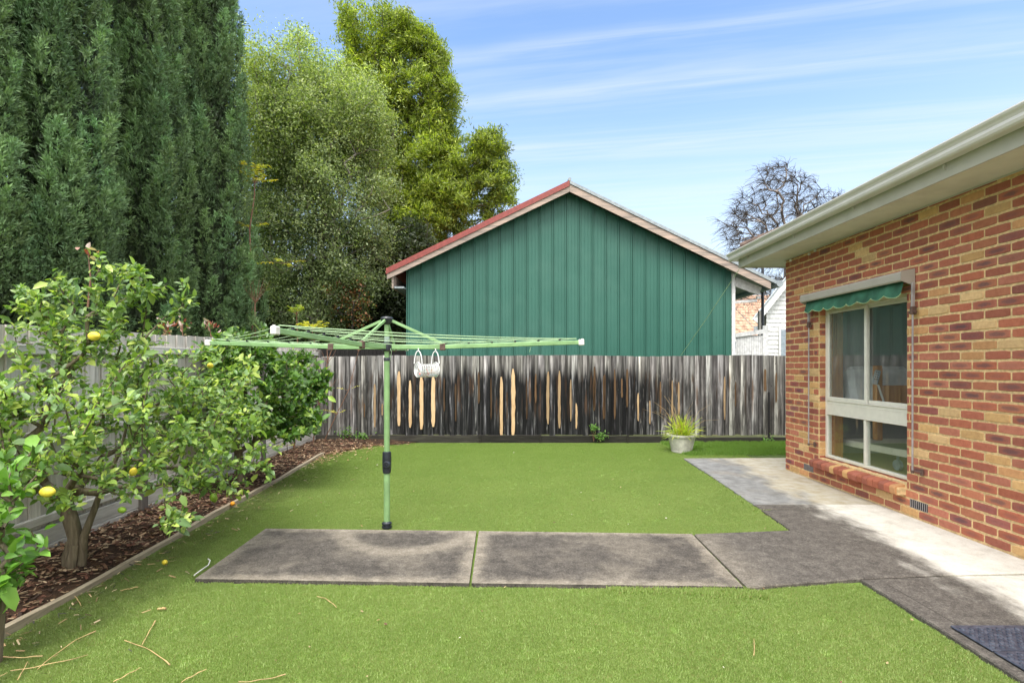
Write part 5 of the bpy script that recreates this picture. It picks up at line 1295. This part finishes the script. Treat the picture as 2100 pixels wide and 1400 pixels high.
def leafy(name, label, cat, trunk, groups, nleaf, Lr, cols, seed, bark, rt, wr=.45, mat='tree', spread=.16, upb=.2, droop=0, light=None, minr=0, coh=.6, per=14, shape='diamond', spd=(1, 1, 1), vol=.6, lump=1.6, gap=-.35):
    """tree grown to lobes; leaves in sprays round the branch ends"""
    t = thing(name, label, cat, trunk[0]); r = np.random.RandomState(seed); T = np.concatenate([ellip_pts(r, c, rad, n_, sh) for c, rad, n_, sh in groups])
    ch, A, rad, ends, par = grow(trunk, T, rt, .47, seed, .35, droop)
    limbs('trunk', ch, bark, t, minr, n=8)
    # spray centres: targets and points along thin chains
    thin = [c for c in ch[1:] if c[1].max() < rt * 9]; n_ = nleaf // per; k = r.randint(0, len(thin), n_); f = r.rand(n_) ** .5
    sp = np.array([thin[i][0][max(0, int(len(thin[i][0]) * g - .001))] for i, g in zip(k, f)]) + r.normal(0, spread * .7, (n_, 3)) * np.array(spd)
    wt = np.array([g_[1][0] * g_[1][1] * g_[1][2] ** .5 * g_[2] ** .3 for g_ in groups]); nv = int(n_ * vol); gi = r.choice(len(groups), nv, p=wt / wt.sum())
    for j in range(nv):
        c, rad_, _, sh = groups[gi[j]]; sp[j] = ellip_pts(r, c, np.array(rad_) * r.uniform(.85, 1.1), 1, .3)[0]
    if lump: k2 = wave(sp, seed + 9, lump) > gap; sp = np.where(k2[:, None], sp, sp[r.permutation(n_)])
    ax = unit(r.normal(size=(n_, 3)) + np.array((0, 0, upb)))
    S = np.repeat(sp, per, 0); m_ = len(S); AX = np.repeat(ax, per, 0); S = S + r.normal(0, spread * .55, (m_, 3)) * np.array(spd)
    d = unit(AX * coh + r.normal(size=(m_, 3)) * .7); nr = r.normal(size=(m_, 3)) * .8 + np.array((0, -.3, .8)); C0 = np.array(cols)[r.randint(0, len(cols), m_)]
    tone = wave(sp, seed, 1.3); tone = np.repeat(tone, per)[:, None]; C0 = C0 * (1 + .22 * tone) * np.repeat(r.uniform(.6, 1.45, n_), per)[:, None]
    if light is not None: C0 = light(S, C0)
    L = r.uniform(Lr[0], Lr[1], m_); leafmesh('foliage', S, d, nr, L, L * wr, C0, M[mat], t, shape); return t
# pale grey-green tree (x 480-810) ------------------------------------------------
YO = 14.5
def PO(px, py, Y=YO): v = P(px, py, Y); return (v.x, v.y, v.z)
OC = [(.16, .215, .11), (.20, .265, .13), (.26, .32, .165), (.12, .17, .085), (.32, .38, .18)]
s_ = YO / F
def tintO(S, C0):
    f = np.clip((S[:, 2] - 5.0) / 5.0, 0, 1)[:, None]; g = np.clip((-(S[:, 0]) - 6.0) / 2, 0, 1)[:, None]
    return C0 * (1 + f * np.array((.40, .32, .0))) * (1 + g * f * np.array((.35, .25, -.2)))    # yellower and brighter with height, most to the left
base = PO(640, 0); trunk = [(base[0], YO, 0), (base[0], YO, 1.5), (base[0] + .1, YO, 3.0), (base[0] + .05, YO, 4.3)]
grpO = [(PO(590, 160), (125 * s_, 1.3, 85 * s_), 150, .3), (PO(640, 270), (150 * s_, 1.6, 120 * s_), 240, .45), (PO(560, 330), (110 * s_, 1.3, 150 * s_), 160, .4), (PO(700, 420), (115 * s_, 1.5, 125 * s_), 230, .5),
        (PO(610, 480), (150 * s_, 1.4, 110 * s_), 200, .4), (PO(650, 590), (130 * s_, 1.2, 90 * s_), 170, .3), (PO(730, 240), (80 * s_, 1.0, 90 * s_), 90, .4), (PO(735, 540), (60 * s_, 1.0, 90 * s_), 70, .3)]
leafy('pittosporum_tree', 'pale grey-green leafy tree between the cypresses and the green shed', 'tree', trunk, grpO, 230000, (.055, .10), OC, 61, M['greytwig'], .0055, .42, light=tintO, spread=.17, per=10, vol=.45, lump=1.9, gap=-.12)  # light= takes the leaf tint, yellower and brighter with height
# yellow-green tree ---------------------------------------------------------------
YY = 18.0; s_ = YY / F
def PY(px, py, dy=0): v = P(px, py, YY); return (v.x, v.y + dy, v.z)
YC_ = [(.23, .295, .045), (.31, .37, .05), (.16, .21, .035), (.40, .45, .065), (.12, .165, .03)]
base = PY(850, 0); trunk = [(base[0], YY, 0), (base[0] - .1, YY, 2.2), (base[0] - .3, YY, 4.2), (base[0] - .4, YY, 6.0)]
grpY = [(PY(760, 150), (60 * s_, 1.0, 60 * s_), 60, .3), (PY(745, 240), (60 * s_, 1.0, 70 * s_), 60, .3), (PY(820, 260), (60 * s_, 1.2, 55 * s_), 60, .3), (PY(895, 150), (32 * s_, .8, 55 * s_), 30, .3), (PY(740, 320), (60 * s_, 1.0, 60 * s_), 40, .3), (PY(800, 320), (60 * s_, 1.0, 60 * s_), 60, .3), (PY(800, 410), (60 * s_, 1.0, 70 * s_), 70, .3), (PY(915, 200), (28 * s_, .7, 60 * s_), 30, .3), (PY(925, 360), (30 * s_, .7, 60 * s_), 30, .3), (PY(930, 470), (40 * s_, .7, 40 * s_), 30, .3), (PY(765, 70), (75 * s_, 1.1, 55 * s_), 90, .35), (PY(830, 110), (70 * s_, 1.2, 60 * s_), 90, .4), (PY(860, 200), (75 * s_, 1.3, 60 * s_), 100, .45), (PY(780, 215), (60 * s_, 1.0, 50 * s_), 60, .4),
        (PY(890, 270), (50 * s_, 1.0, 60 * s_), 60, .4), (PY(880, 330), (75 * s_, 1.3, 55 * s_), 90, .45), (PY(900, 400), (75 * s_, 1.2, 60 * s_), 90, .45), (PY(860, 470), (80 * s_, 1.2, 70 * s_), 110, .4), (PY(830, 560), (70 * s_, 1.2, 70 * s_), 70, .3),
        (PY(1000, 310), (38 * s_, .8, 40 * s_), 40, .3), (PY(1020, 380), (48 * s_, .9, 55 * s_), 60, .4), (PY(970, 350), (24 * s_, .7, 40 * s_), 18, .3), (PY(950, 440), (50 * s_, .8, 40 * s_), 40, .4), (PY(1005, 430), (30 * s_, .7, 30 * s_), 20, .3)]
def lightY(S, C0):
    n_ = wave(S, 77, .9)[:, None]; return C0 * (1 + .35 * n_ * np.array((1, .8, .3)))
leafy('peppercorn_tree', 'tall yellow-green feathery tree rising behind the shed', 'tree', trunk, grpY, 300000, (.08, .18), YC_, 71, M['darktwig'], .0065, .24, light=lightY, spread=.17, per=26, coh=1.5, vol=.5, lump=1.4, gap=-.08, spd=(1, 1, .7))
# dark undergrowth and orange dead foliage between the trees -------------------------
DKC = [(.02, .032, .018), (.035, .05, .025), (.028, .045, .022)]
YU = 16.0; s_ = YU / F
def PU(px, py): v = P(px, py, YU); return (v.x, v.y, v.z)
base = PU(800, 0)
leafy('shade_tree', 'dark evergreen in shade left of the shed wall', 'tree', [(base[0], YU, 0), (base[0], YU, 1), (base[0], YU, 2)], [(PU(790, 600), (75 * s_, 1.2, 140 * s_), 130, .3), (PU(720, 640), (80 * s_, 1.0, 90 * s_), 80, .3), (PU(840, 520), (70 * s_, 1.0, 60 * s_), 50, .3), (PU(800, 690), (90 * s_, 1.0, 60 * s_), 70, .2), (PU(650, 700), (90 * s_, 1.0, 50 * s_), 50, .2)], 60000, (.09, .15), DKC, 81, M['darktwig'], .012, .5, spread=.2)
base = PO(480, 0, 15.5)
leafy('hedge_shrub', 'dark green shrub behind the fence under the pale tree', 'shrub', [(base[0], 15.5, 0), (base[0], 15.5, .8), (base[0], 15.5, 1.5)], [(PO(520, 600, 15.5), (80 * .0143, .9, 110 * .0143), 100, .3), (PO(620, 640, 15.5), (90 * .0143, .8, 90 * .0143), 70, .3), (PO(560, 690, 15.5), (110 * .0143, .8, 50 * .0143), 70, .2)], 42000, (.08, .13), [(.05, .08, .03), (.07, .11, .04), (.035, .055, .025)], 82, M['darktwig'], .01, .45, spread=.2)
base = PO(735, 0, 13.9)
leafy('dying_shrub', 'small shrub with rust orange dead leaves left of shed', 'shrub', [(base[0], 13.9, 0), (base[0], 13.9, .9), (base[0], 13.9, 1.8)], [(PO(735, 620, 13.9), (26 * .0129, .3, 55 * .0129), 40, .1), (PO(700, 610, 13.9), (45 * .0129, .3, 40 * .0129), 24, .1)], 1500, (.05, .09), [(.30, .12, .05), (.22, .09, .04), (.12, .16, .05), (.10, .14, .05)], 83, M['darktwig'], .006, .5, spread=.12)

# bare tree ------------------------------------------------------------------
def bare(label, px0, base_px, groups, YD, seed, rt=.014, name='bare_tree', droop=.12, seg=.5):
    s_ = YD / F; bX = P(base_px, 0, YD).x; t = thing(name, label, 'tree', (bX, YD, 0)); r = np.random.RandomState(seed)
    T = np.concatenate([ellip_pts(r, tuple(P(px, py, YD)), (rx * s_, rx * s_ * .6, rz * s_), n_, sh) for px, py, rx, rz, n_, sh in groups])
    zt = float(P(0, groups[0][1] + groups[0][3] * .5, YD).z)
    ch, A, rad, ends, par = grow([(bX, YD, 0), (bX + .1, YD, zt * .3), (bX, YD, zt * .6), (bX + .15, YD, zt * .85)], T, rt, .42, seed, seg, droop, .35)
    big = [c for c in ch if c[1].max() > rt * 2.2]; small = [c for c in ch if c[1].max() <= rt * 2.2]
    limbs('trunk', big, M['birch'], t, 0, 6)
    tw = []
    for c in small:
        tw.append(c); e_ = c[0][-1]; d0 = unit(c[0][-1] - c[0][-2])
        for _ in range(16):
            L = r.uniform(.25, 1.0); d = unit(d0 * .8 + r.normal(0, .6, 3) + np.array((-.15, 0, -.1))); p0 = c[0][r.randint(0, len(c[0]))]
            tw.append((np.array([p0, p0 + d * L * .5 + np.array((-.02, 0, -.02)), p0 + d * L + np.array((-.20 * L, 0, -.38 * L))]), np.array([rt * .62, rt * .5, rt * .3])))
    limbs('twigs', tw, M['darktwig'], t, 0, 4); return t
bare('leafless birch tree standing behind the brick house roof', 0, 1612, [(1605, 400, 62, 82, 130, .2), (1540, 460, 60, 70, 110, .3), (1670, 440, 48, 70, 90, .3), (1600, 540, 80, 50, 60, .2), (1715, 440, 28, 50, 26, .3)], 30, 91)
bare('thin bare shrub between the shed eave and white house', 0, 1590, [(1590, 600, 22, 40, 26, .1), (1560, 600, 20, 24, 16, .1), (1525, 610, 22, 20, 14, .1)], 19.5, 92, .006, 'bare_shrub', .02, .3)

# saplings with pinnate leaves ---------------------------------------------------
def pinnate(b, P0, d, L, n, cols, r, lf):
    d = unit(np.array(d, float)); side = unit(np.cross(d, (0, 0, 1.0)) + 1e-6); pts = [P0 + d * L * k / 8 + np.array((0, 0, -.18 * L * (k / 8) ** 2)) for k in range(9)]
    b.tube([Vector(p) for p in pts], [.004 * (1 - .08 * k) for k in range(9)], 4)
    for k in range(n):
        f = .35 + .62 * k / n; p = P0 + d * L * f + np.array((0, 0, -.18 * L * f * f))
        for s_ in (-1, 1): lf.append((p, unit(d * .5 + side * s_ + np.array((0, 0, -.25)) + r.normal(0, .12, 3)), cols[r.randint(len(cols))]))
def sapling(label, stem, tufts, seed, r0=.02, Lf=.11, ll=.4, cols=((.45, .38, .05), (.35, .36, .06)), nl=8, group=None, name='sapling', cat='sapling'):
    t = thing(name, label, cat, stem[0], group); r = np.random.RandomState(seed); b = MB(); b.tube([Vector(p) for p in stem], list(np.linspace(r0, r0 * .45, len(stem))), 7)
    lf = []
    for (c, n_, up, leaves) in tufts:
        for k in range(n_):
            a_ = 2 * PI * k / n_ + r.uniform(-.3, .3); d = (math.cos(a_), math.sin(a_) * .8, up * r.uniform(.6, 1.3))
            if leaves: pinnate(b, np.array(c), d, ll * r.uniform(.7, 1.2), nl, cols, r, lf)
            else: L = ll * r.uniform(.6, 1.1); dv = unit(np.array(d)) * L; b.tube([Vector(c), Vector(np.array(c) + dv * .6), Vector(np.array(c) + dv + np.array((0, 0, .04)))], [.006, .004, .002], 4)
    s_ = b.build('stem', M['redstem'], t, 60)
    if lf:
        P_ = np.array([l[0] for l in lf]); D_ = np.array([l[1] for l in lf]); C_ = np.array([l[2] for l in lf]) * r.uniform(.75, 1.25, (len(lf), 1))
        leafmesh('leaves', P_, D_, np.array((0, -.3, 1.0)) + r.normal(0, .3, P_.shape), Lf * r.uniform(.7, 1.2, len(lf)), Lf * .32, C_, M['tree'], t, 'leaf')
    return t
YS = 11.6
def PS(px, py, Y=YS): return tuple(P(px, py, Y))
yl = ((.50, .40, .04), (.42, .40, .06), (.30, .33, .05))
sapling('tall red-stemmed sapling with yellow fronds beside the rightmost cypress', [PS(520, 900), PS(518, 690), PS(516, 560), PS(512, 470), PS(522, 400), PS(522, 375)], [(PS(522, 375), 9, .8, True), (PS(512, 470), 3, .5, True), (PS(505, 345), 4, .2, True)], 1, .024, .10, .5, yl, 7)
sapling('bare forked sapling with a fan of stalks behind the fence', [PS(540, 900, 11.3), PS(524, 700, 11.3), PS(523, 650, 11.3), PS(523, 622, 11.3)], [(PS(524, 622, 11.3), 11, 2.2, False), (PS(580, 540, 11.3), 4, .3, True)], 2, .026, .09, .6, yl, 5)
sapling('small sapling with yellow-green fern-like fronds behind the fence', [PS(612, 900, 11.4), PS(610, 690, 11.4), PS(608, 640, 11.4)], [(PS(608, 645, 11.4), 7, 1.2, True)], 3, .018, .08, .32, ((.42, .45, .05), (.35, .42, .06), (.25, .35, .06)), 8)
sapling('low yellow frond plant just above the fence by the clothesline', [PS(650, 900, 11.2), PS(648, 720, 11.2), PS(640, 678, 11.2)], [(PS(640, 676, 11.2), 8, .7, True)], 4, .014, .08, .36, ((.62, .56, .04), (.5, .5, .05)), 8)
def PN(px, py, Y=10.2): return tuple(P(px, py, Y))
sapling('thin reddish stems with yellow leaflets in the fence corner', [PN(655, 925), PN(690, 850), PN(715, 800), PN(740, 700)], [(PN(690, 850), 3, .6, True), (PN(712, 800), 2, .5, True), (PN(672, 800), 3, .9, False), (PN(735, 720), 3, 1.2, False)], 5, .010, .055, .30, ((.55, .50, .08), (.45, .45, .1)), 5)
sapling('bare reddish stems rising in the fence corner', [PN(640, 920, 9.9), PN(655, 820, 9.9), PN(672, 740, 9.9), PN(690, 690, 9.9)], [(PN(655, 820, 9.9), 4, 1.4, False), (PN(672, 745, 9.9), 4, 1.5, False)], 6, .012, .05, .35)
sapling('cluster of thin brown canes against the left fence', [PN(603, 925, 9.3), PN(606, 820, 9.3), PN(615, 730, 9.3)], [(PN(603, 920, 9.3), 5, 3.5, False), (PN(607, 830, 9.3), 4, 2.2, False)], 7, .014, .05, .55)
sapling('little yellow-green seedling in the mulch by the fence post', [G(590, 935), tuple(P(588, 900, 8.6)), tuple(P(583, 880, 8.6))], [(tuple(P(585, 890, 8.6)), 5, .8, True), (tuple(P(585, 915, 8.6)), 3, .4, True)], 8, .006, .045, .14, ((.5, .5, .10), (.42, .48, .12)), 5, name='seedling', cat='seedling')

# red photinia tips above the fence ------------------------------------------------
r = np.random.RandomState(6)
for i, (px, py, lb) in enumerate(((180, 512, 'tall pink-tipped shoot rising above the lemon tree'), (338, 665, 'red-tipped photinia shoot above the left fence near the broad cypress'), (372, 660, 'middle red-tipped photinia shoot above the left fence'), (430, 664, 'red-tipped photinia shoot above the fence nearest the clothesline end'))):
    Yp = 3.7 if i == 0 else 6.2 + .4 * i; Yp = Yp if i == 0 else F * (-fence_x(7) + .25) / (CX - px); c = P(px, py, Yp); t = thing('photinia_shoot' if i else 'leafy_shoot', lb, 'shoot', (c.x, c.y, 0 if i else 1.9)); b = MB(); b.tube([(c.x + .0, c.y, (0 if i else 1.95)), (c.x + .02, c.y, c.z - .2), (c.x, c.y, c.z)], [.008, .006, .003], 5); b.build('stem', M['redstem'], t)
    n_ = 26 if i else 9; pos = np.array(c) + r.normal(0, .05 if i else .025, (n_, 3)) - np.array((0, 0, .04)); cl = np.array([(.28, .05, .05), (.42, .22, .2), (.12, .22, .06), (.5, .38, .36)])[r.randint(0, 4, n_)]
    leafmesh('leaves', pos, r.normal(size=(n_, 3)) * .7 + np.array((0, 0, .8)), r.normal(size=(n_, 3)), .075 if i else .06, .028, cl, M['leaf'], t, 'leaf')

# ------------------------------------------------------------------ potted plant
def pot():
    g = G(1398, 927); x, y = g.x, g.y; s_ = y / F
    o = MB(); rt, rb, h_ = 30 * s_, 20 * s_, 37 * s_
    o.lathe([(.001, .002), (rb * .95, .0), (rb, .004), (rb * 1.05, .03), (rb * 1.03, .035), (rt * .9, h_ * .86), (rt * .98, h_ * .88), (rt, h_ * .95), (rt, h_), (rt * .93, h_ * 1.0), (rt * .88, h_ * .9), (rt * .86, h_ * .85)], (x, y, .004), 28)
    p = o.build('plant_pot', M['pot'], None, 35); tag(p, 'dirty cream plastic pot at the corner of the turf', 'plant pot')
    b = MB(); b.lathe([(rt * .87, h_ * .86), (rt * .5, h_ * .9), (.001, h_ * .91)], (x, y, .004), 20); b.build('soil', M['soil'], p)
    t = thing('potted_plant', 'spiky yellow-green strap-leaved plant in the cream pot', 'plant', (x, y, h_)); r = np.random.RandomState(4); P_, D_, N_, L_, C_ = [], [], [], [], []
    for k in range(260):
        a_ = r.uniform(0, 2 * PI); el = r.uniform(.25, 1.35); d = np.array((math.cos(a_) * math.cos(el), math.sin(a_) * math.cos(el), math.sin(el))); L = r.uniform(.22, .44); p0 = np.array((x + r.normal(0, .06), y + r.normal(0, .06), h_ * .88)); n_ = np.array((-d[0] * .5, -d[1] * .5, 1)); c = np.array([(.42, .50, .04), (.30, .42, .04), (.58, .58, .06), (.46, .40, .16)][r.choice(4, p=[.4, .3, .2, .1])])
        for j in range(3):
            P_.append(p0); D_.append(d); N_.append(n_ + r.normal(0, .3, 3)); L_.append(L * .42); C_.append(c); p0 = p0 + d * L * .33; d = unit(d + np.array((0, 0, -.24 * (1.5 - el))))
    leafmesh('foliage', np.array(P_), np.array(D_), np.array(N_), np.array(L_), .014, np.array(C_), M['tree'], t, 'diamond')
    b = MB()
    for k in range(22):
        a_ = r.uniform(0, 2 * PI); el = r.uniform(.5, 1.35); L = r.uniform(.5, .9); d = np.array((math.cos(a_) * math.cos(el), math.sin(a_) * math.cos(el), math.sin(el))); p0 = np.array((x, y, h_)); b.tube([Vector(p0), Vector(p0 + d * L * .6 + np.array((0, 0, .03))), Vector(p0 + d * L + np.array((0, 0, -.10)))], [.003, .0022, .0012], 4)
    b.build('dry_stalks', M['straw'], t)
pot()

# weeds along the plinth; grassy strip on the right ------------------------------------
def weed(px, py, sz, label, seed):
    g = G(px, py); t = thing('weed', label, 'weed', (g.x, YB - .1, 0.0)); r = np.random.RandomState(seed); n_ = 90; c = np.array((g.x, YB - .13, P(px, py, YB).z)); pos = c + r.normal(0, 1, (n_, 3)) * np.array((sz, .03, sz * .7)); pos[:, 1] = np.minimum(pos[:, 1], YB - .07)
    leafmesh('foliage', pos, unit(r.normal(size=(n_, 3)) + np.array((0, -.2, .3))), r.normal(size=(n_, 3)) * .5 + np.array((0, -.5, .8)), .055, .02, np.array([(.10, .22, .04), (.14, .28, .06)])[r.randint(0, 2, n_)], M['tree'], t, 'leaf')
    b = MB()
    for k in range(5): b.tube([(g.x, YB - .12, .03), tuple(c + r.normal(0, 1, 3) * np.array((sz, .01, sz * .6)))], .003, 4)
    b.build('stem', M['redstem'], t)
weed(754, 888, .09, 'leafy green weed at the fence foot left of the clothesline pole', 1); weed(773, 893, .06, 'smaller weed beside the clothesline pole at the fence foot', 2)
weed(1183, 876, .04, 'weed climbing the charred palings right of centre', 3); weed(1213, 893, .06, 'low weed on the plinth right of centre', 4)
weed(1560, 905, .10, 'green weed in the grassy strip beside the brick house', 6)
rs_ = np.random.RandomState(8)
n_ = 2600; q_ = np.stack([rs_.uniform(3.0, 9.0, n_), rs_.uniform(9.05, 10.5, n_), np.zeros(n_)], 1); q_[:1200, 0] = rs_.uniform(3.0, 6.2, 1200)
k = ~inside(q_[:, :2], PE) & (q_[:, 1] > G(0, 935).y + .0 * q_[:, 0]); q_ = q_[k]
poly_sheet('soil', [(2.75, 8.78), (11, 8.78), (11, 10.6), (2.75, 10.6)], .006, M['weedsoil'])
tf2 = [tuft(31 + k_, .07, 60, .055, .006) for k_ in range(3)]
for tf in tf2:
    at_ = tf.data.color_attributes['Col']; n3 = len(at_.data); buf = np.zeros(n3 * 4, np.float32); at_.data.foreach_get('color', buf); buf = buf.reshape(-1, 4); buf[:, :3] = buf[:, :3] * np.array((.55, .78, .5)); at_.data.foreach_set('color', buf.ravel())
scatter('grass', q_, tf2, .6, 1.3, 'weedy real grass strip between path and back fence', 'grass', 3)
def edge_weeds():
    """moss and clover creeping along the slab edges"""
    r = np.random.RandomState(14); out = []
    def along(a_, b_, n, w_): 
        a_, b_ = np.array(a_), np.array(b_); f = r.rand(n, 1); out.append(a_ + (b_ - a_) * f + r.normal(0, w_, (n, 2)))
    along(g2(1250, 1200), g2(1400, 1204), 90, .025); along(g2(1400, 1204), g2(1540, 1210), 260, .035); along(g2(1450, 965), g2(1621, 1084), 500, .035); along(g2(1480, 1090), g2(1621, 1086), 300, .03)
    q2 = np.concatenate(out); ok = np.ones(len(q2), bool)
    for pl in (PC, PD, PE): ok &= ~inside(q2, pl)
    q2 = q2[ok]; return np.concatenate([q2, np.full((len(q2), 1), .0)], 1)
tf3 = [tuft(51 + k_, .03, 40, .030, .008) for k_ in range(2)]
scatter('clover', edge_weeds(), tf3, .6, 1.2, 'low clover and moss creeping along the slab edges', 'ground cover', 4)

# ------------------------------------------------------------------ rubber mats
def mat_(x0, x1, y0, y1, label):
    t = thing('rubber_mat', label, 'mat', ((x0 + x1) / 2, (y0 + y1) / 2, .03), 'studded rubber mats on the path'); z = .034
    b = MB(); b.box((x0, y0, z), (x1, y1, z + .012), bev=.004); b.build('base', M['mat'], t)
    b = MB(); p = .052; i = 0; y = y0 + .03
    while y < y1 - .02:
        x = x0 + .03 + (p / 2 if i % 2 else 0)
        while x < x1 - .02:
            b.lathe([(.015, 0), (.012, .007), (.0005, .008)], (x, y, z + .012), 8); x += p
        y += p * .6; i += 1
    b.build('studs', M['mat'], t)
m0 = G(1948, 1281, .045); ym = G(2000, 1333, .045).y
mat_(m0.x, m0.x + 1.0, ym + .004, m0.y, 'far blue-grey studded rubber mat lying on the path'); mat_(m0.x, m0.x + 1.0, ym - .60, ym - .004, 'near blue-grey studded rubber mat, cut by the bottom right corner')

# ------------------------------------------------------------------ fallen twigs, cord
def z2(zx, zy): return G(zx / 2.8, 900 + zy / 2.8, .02)
TW = [((215, 1325), (400, 1180), (550, 1105), 'long bent straw twig reaching up from the lower left lawn'), ((60, 1335), (280, 1295), (505, 1243), 'long straight straw twig across the lower left lawn'), ((715, 1160), (860, 1215), (975, 1300), 'curved brown twig left of centre in the foreground'),
      ((100, 1385), (130, 1335), (160, 1280), 'short straw twig nearest the bottom left corner'), ((0, 1252), (120, 1256), (245, 1246), 'thin twig touching the left edge of the photo'), ((1040, 1398), (1110, 1360), (1185, 1322), 'pale twig at the bottom of the lawn below the pad'),
      ((815, 1185), (850, 1120), (892, 1045), 'thin upright straw twig on the left lawn'), ((650, 1398), (730, 1355), (805, 1315), 'thin straw twig at the bottom left of the lawn'), ((1370, 1398), (1500, 1385), (1640, 1355), 'faint twig lying at the bottom centre of the lawn'),
      ((1820, 905), (1880, 925), (1932, 970), 'small brown twig on the turf below the pad'), ((690, 872), (740, 862), (792, 850), 'short brown twig on dark turf near the edging'), ((430, 905), (450, 930), (465, 958), 'little forked twig beside the timber edging'),
      ((905, 978), (930, 975), (952, 972), 'short thick straw stick on the left lawn'), ((2870, 1245), (2871, 1200), (2869, 1150), 'short pale stick standing out on the right lawn')]
for i, (a_, m__, c_, lb) in enumerate(TW):
    if i == 13: pts = [G(1546, 1345, .02), G(1547, 1328, .02), G(1546, 1311, .02)]
    else: pts = [z2(*a_), z2(*m__), z2(*c_)]
    b = MB(); q = []
    for k in range(11):
        f = k / 10; p = (1 - f) ** 2 * pts[0] + 2 * f * (1 - f) * (2 * pts[1] - (pts[0] + pts[2]) / 2) + f * f * pts[2]; p.z = .024 + .002 * math.sin(k * 1.3 + i); q.append(p)
    b.tube(q, [(.0024 if i != 12 else .007) * (.8 + .3 * math.sin(k * .9 + i) ** 2) * (1 if k < 9 else 1.5 if i % 2 == 0 else .7) for k in range(11)], 6)
    o = b.build('fallen_twig', M['straw'], None, 60); tag(o, lb, 'twig', 'fallen twigs on the turf')
pts = [z2(1115, 792), z2(1150, 765), z2(1195, 735), z2(1206, 708), z2(1195, 697)]
b = MB(); b.tube([(p.x, p.y, .034) for p in pts], .005, 6); o = b.build('cord', M['capwhite'], None, 60); tag(o, 'short white cord curled at the pad corner', 'cord')
# guy wire from the eave to the fence --------------------------------------------------
b = MB(); p0 = P(1516, 552, 8.24); p1 = P(1396, 729, YB); b.tube([p0, p0.lerp(p1, .5) - Vector((0, 0, .02)), p1], .0045, 5); o = b.build('wire', M['linelight'], None); tag(o, 'thin pale wire slanting from the eave corner to the fence top', 'wire')
b = MB(); p0 = P(1508, 632, 12.5); p1 = P(1552, 678, 12.5); b.tube([p0, p1], .010, 5); o = b.build('cord', M['capwhite'], None); tag(o, 'white cord slanting down to the white gate top', 'cord')
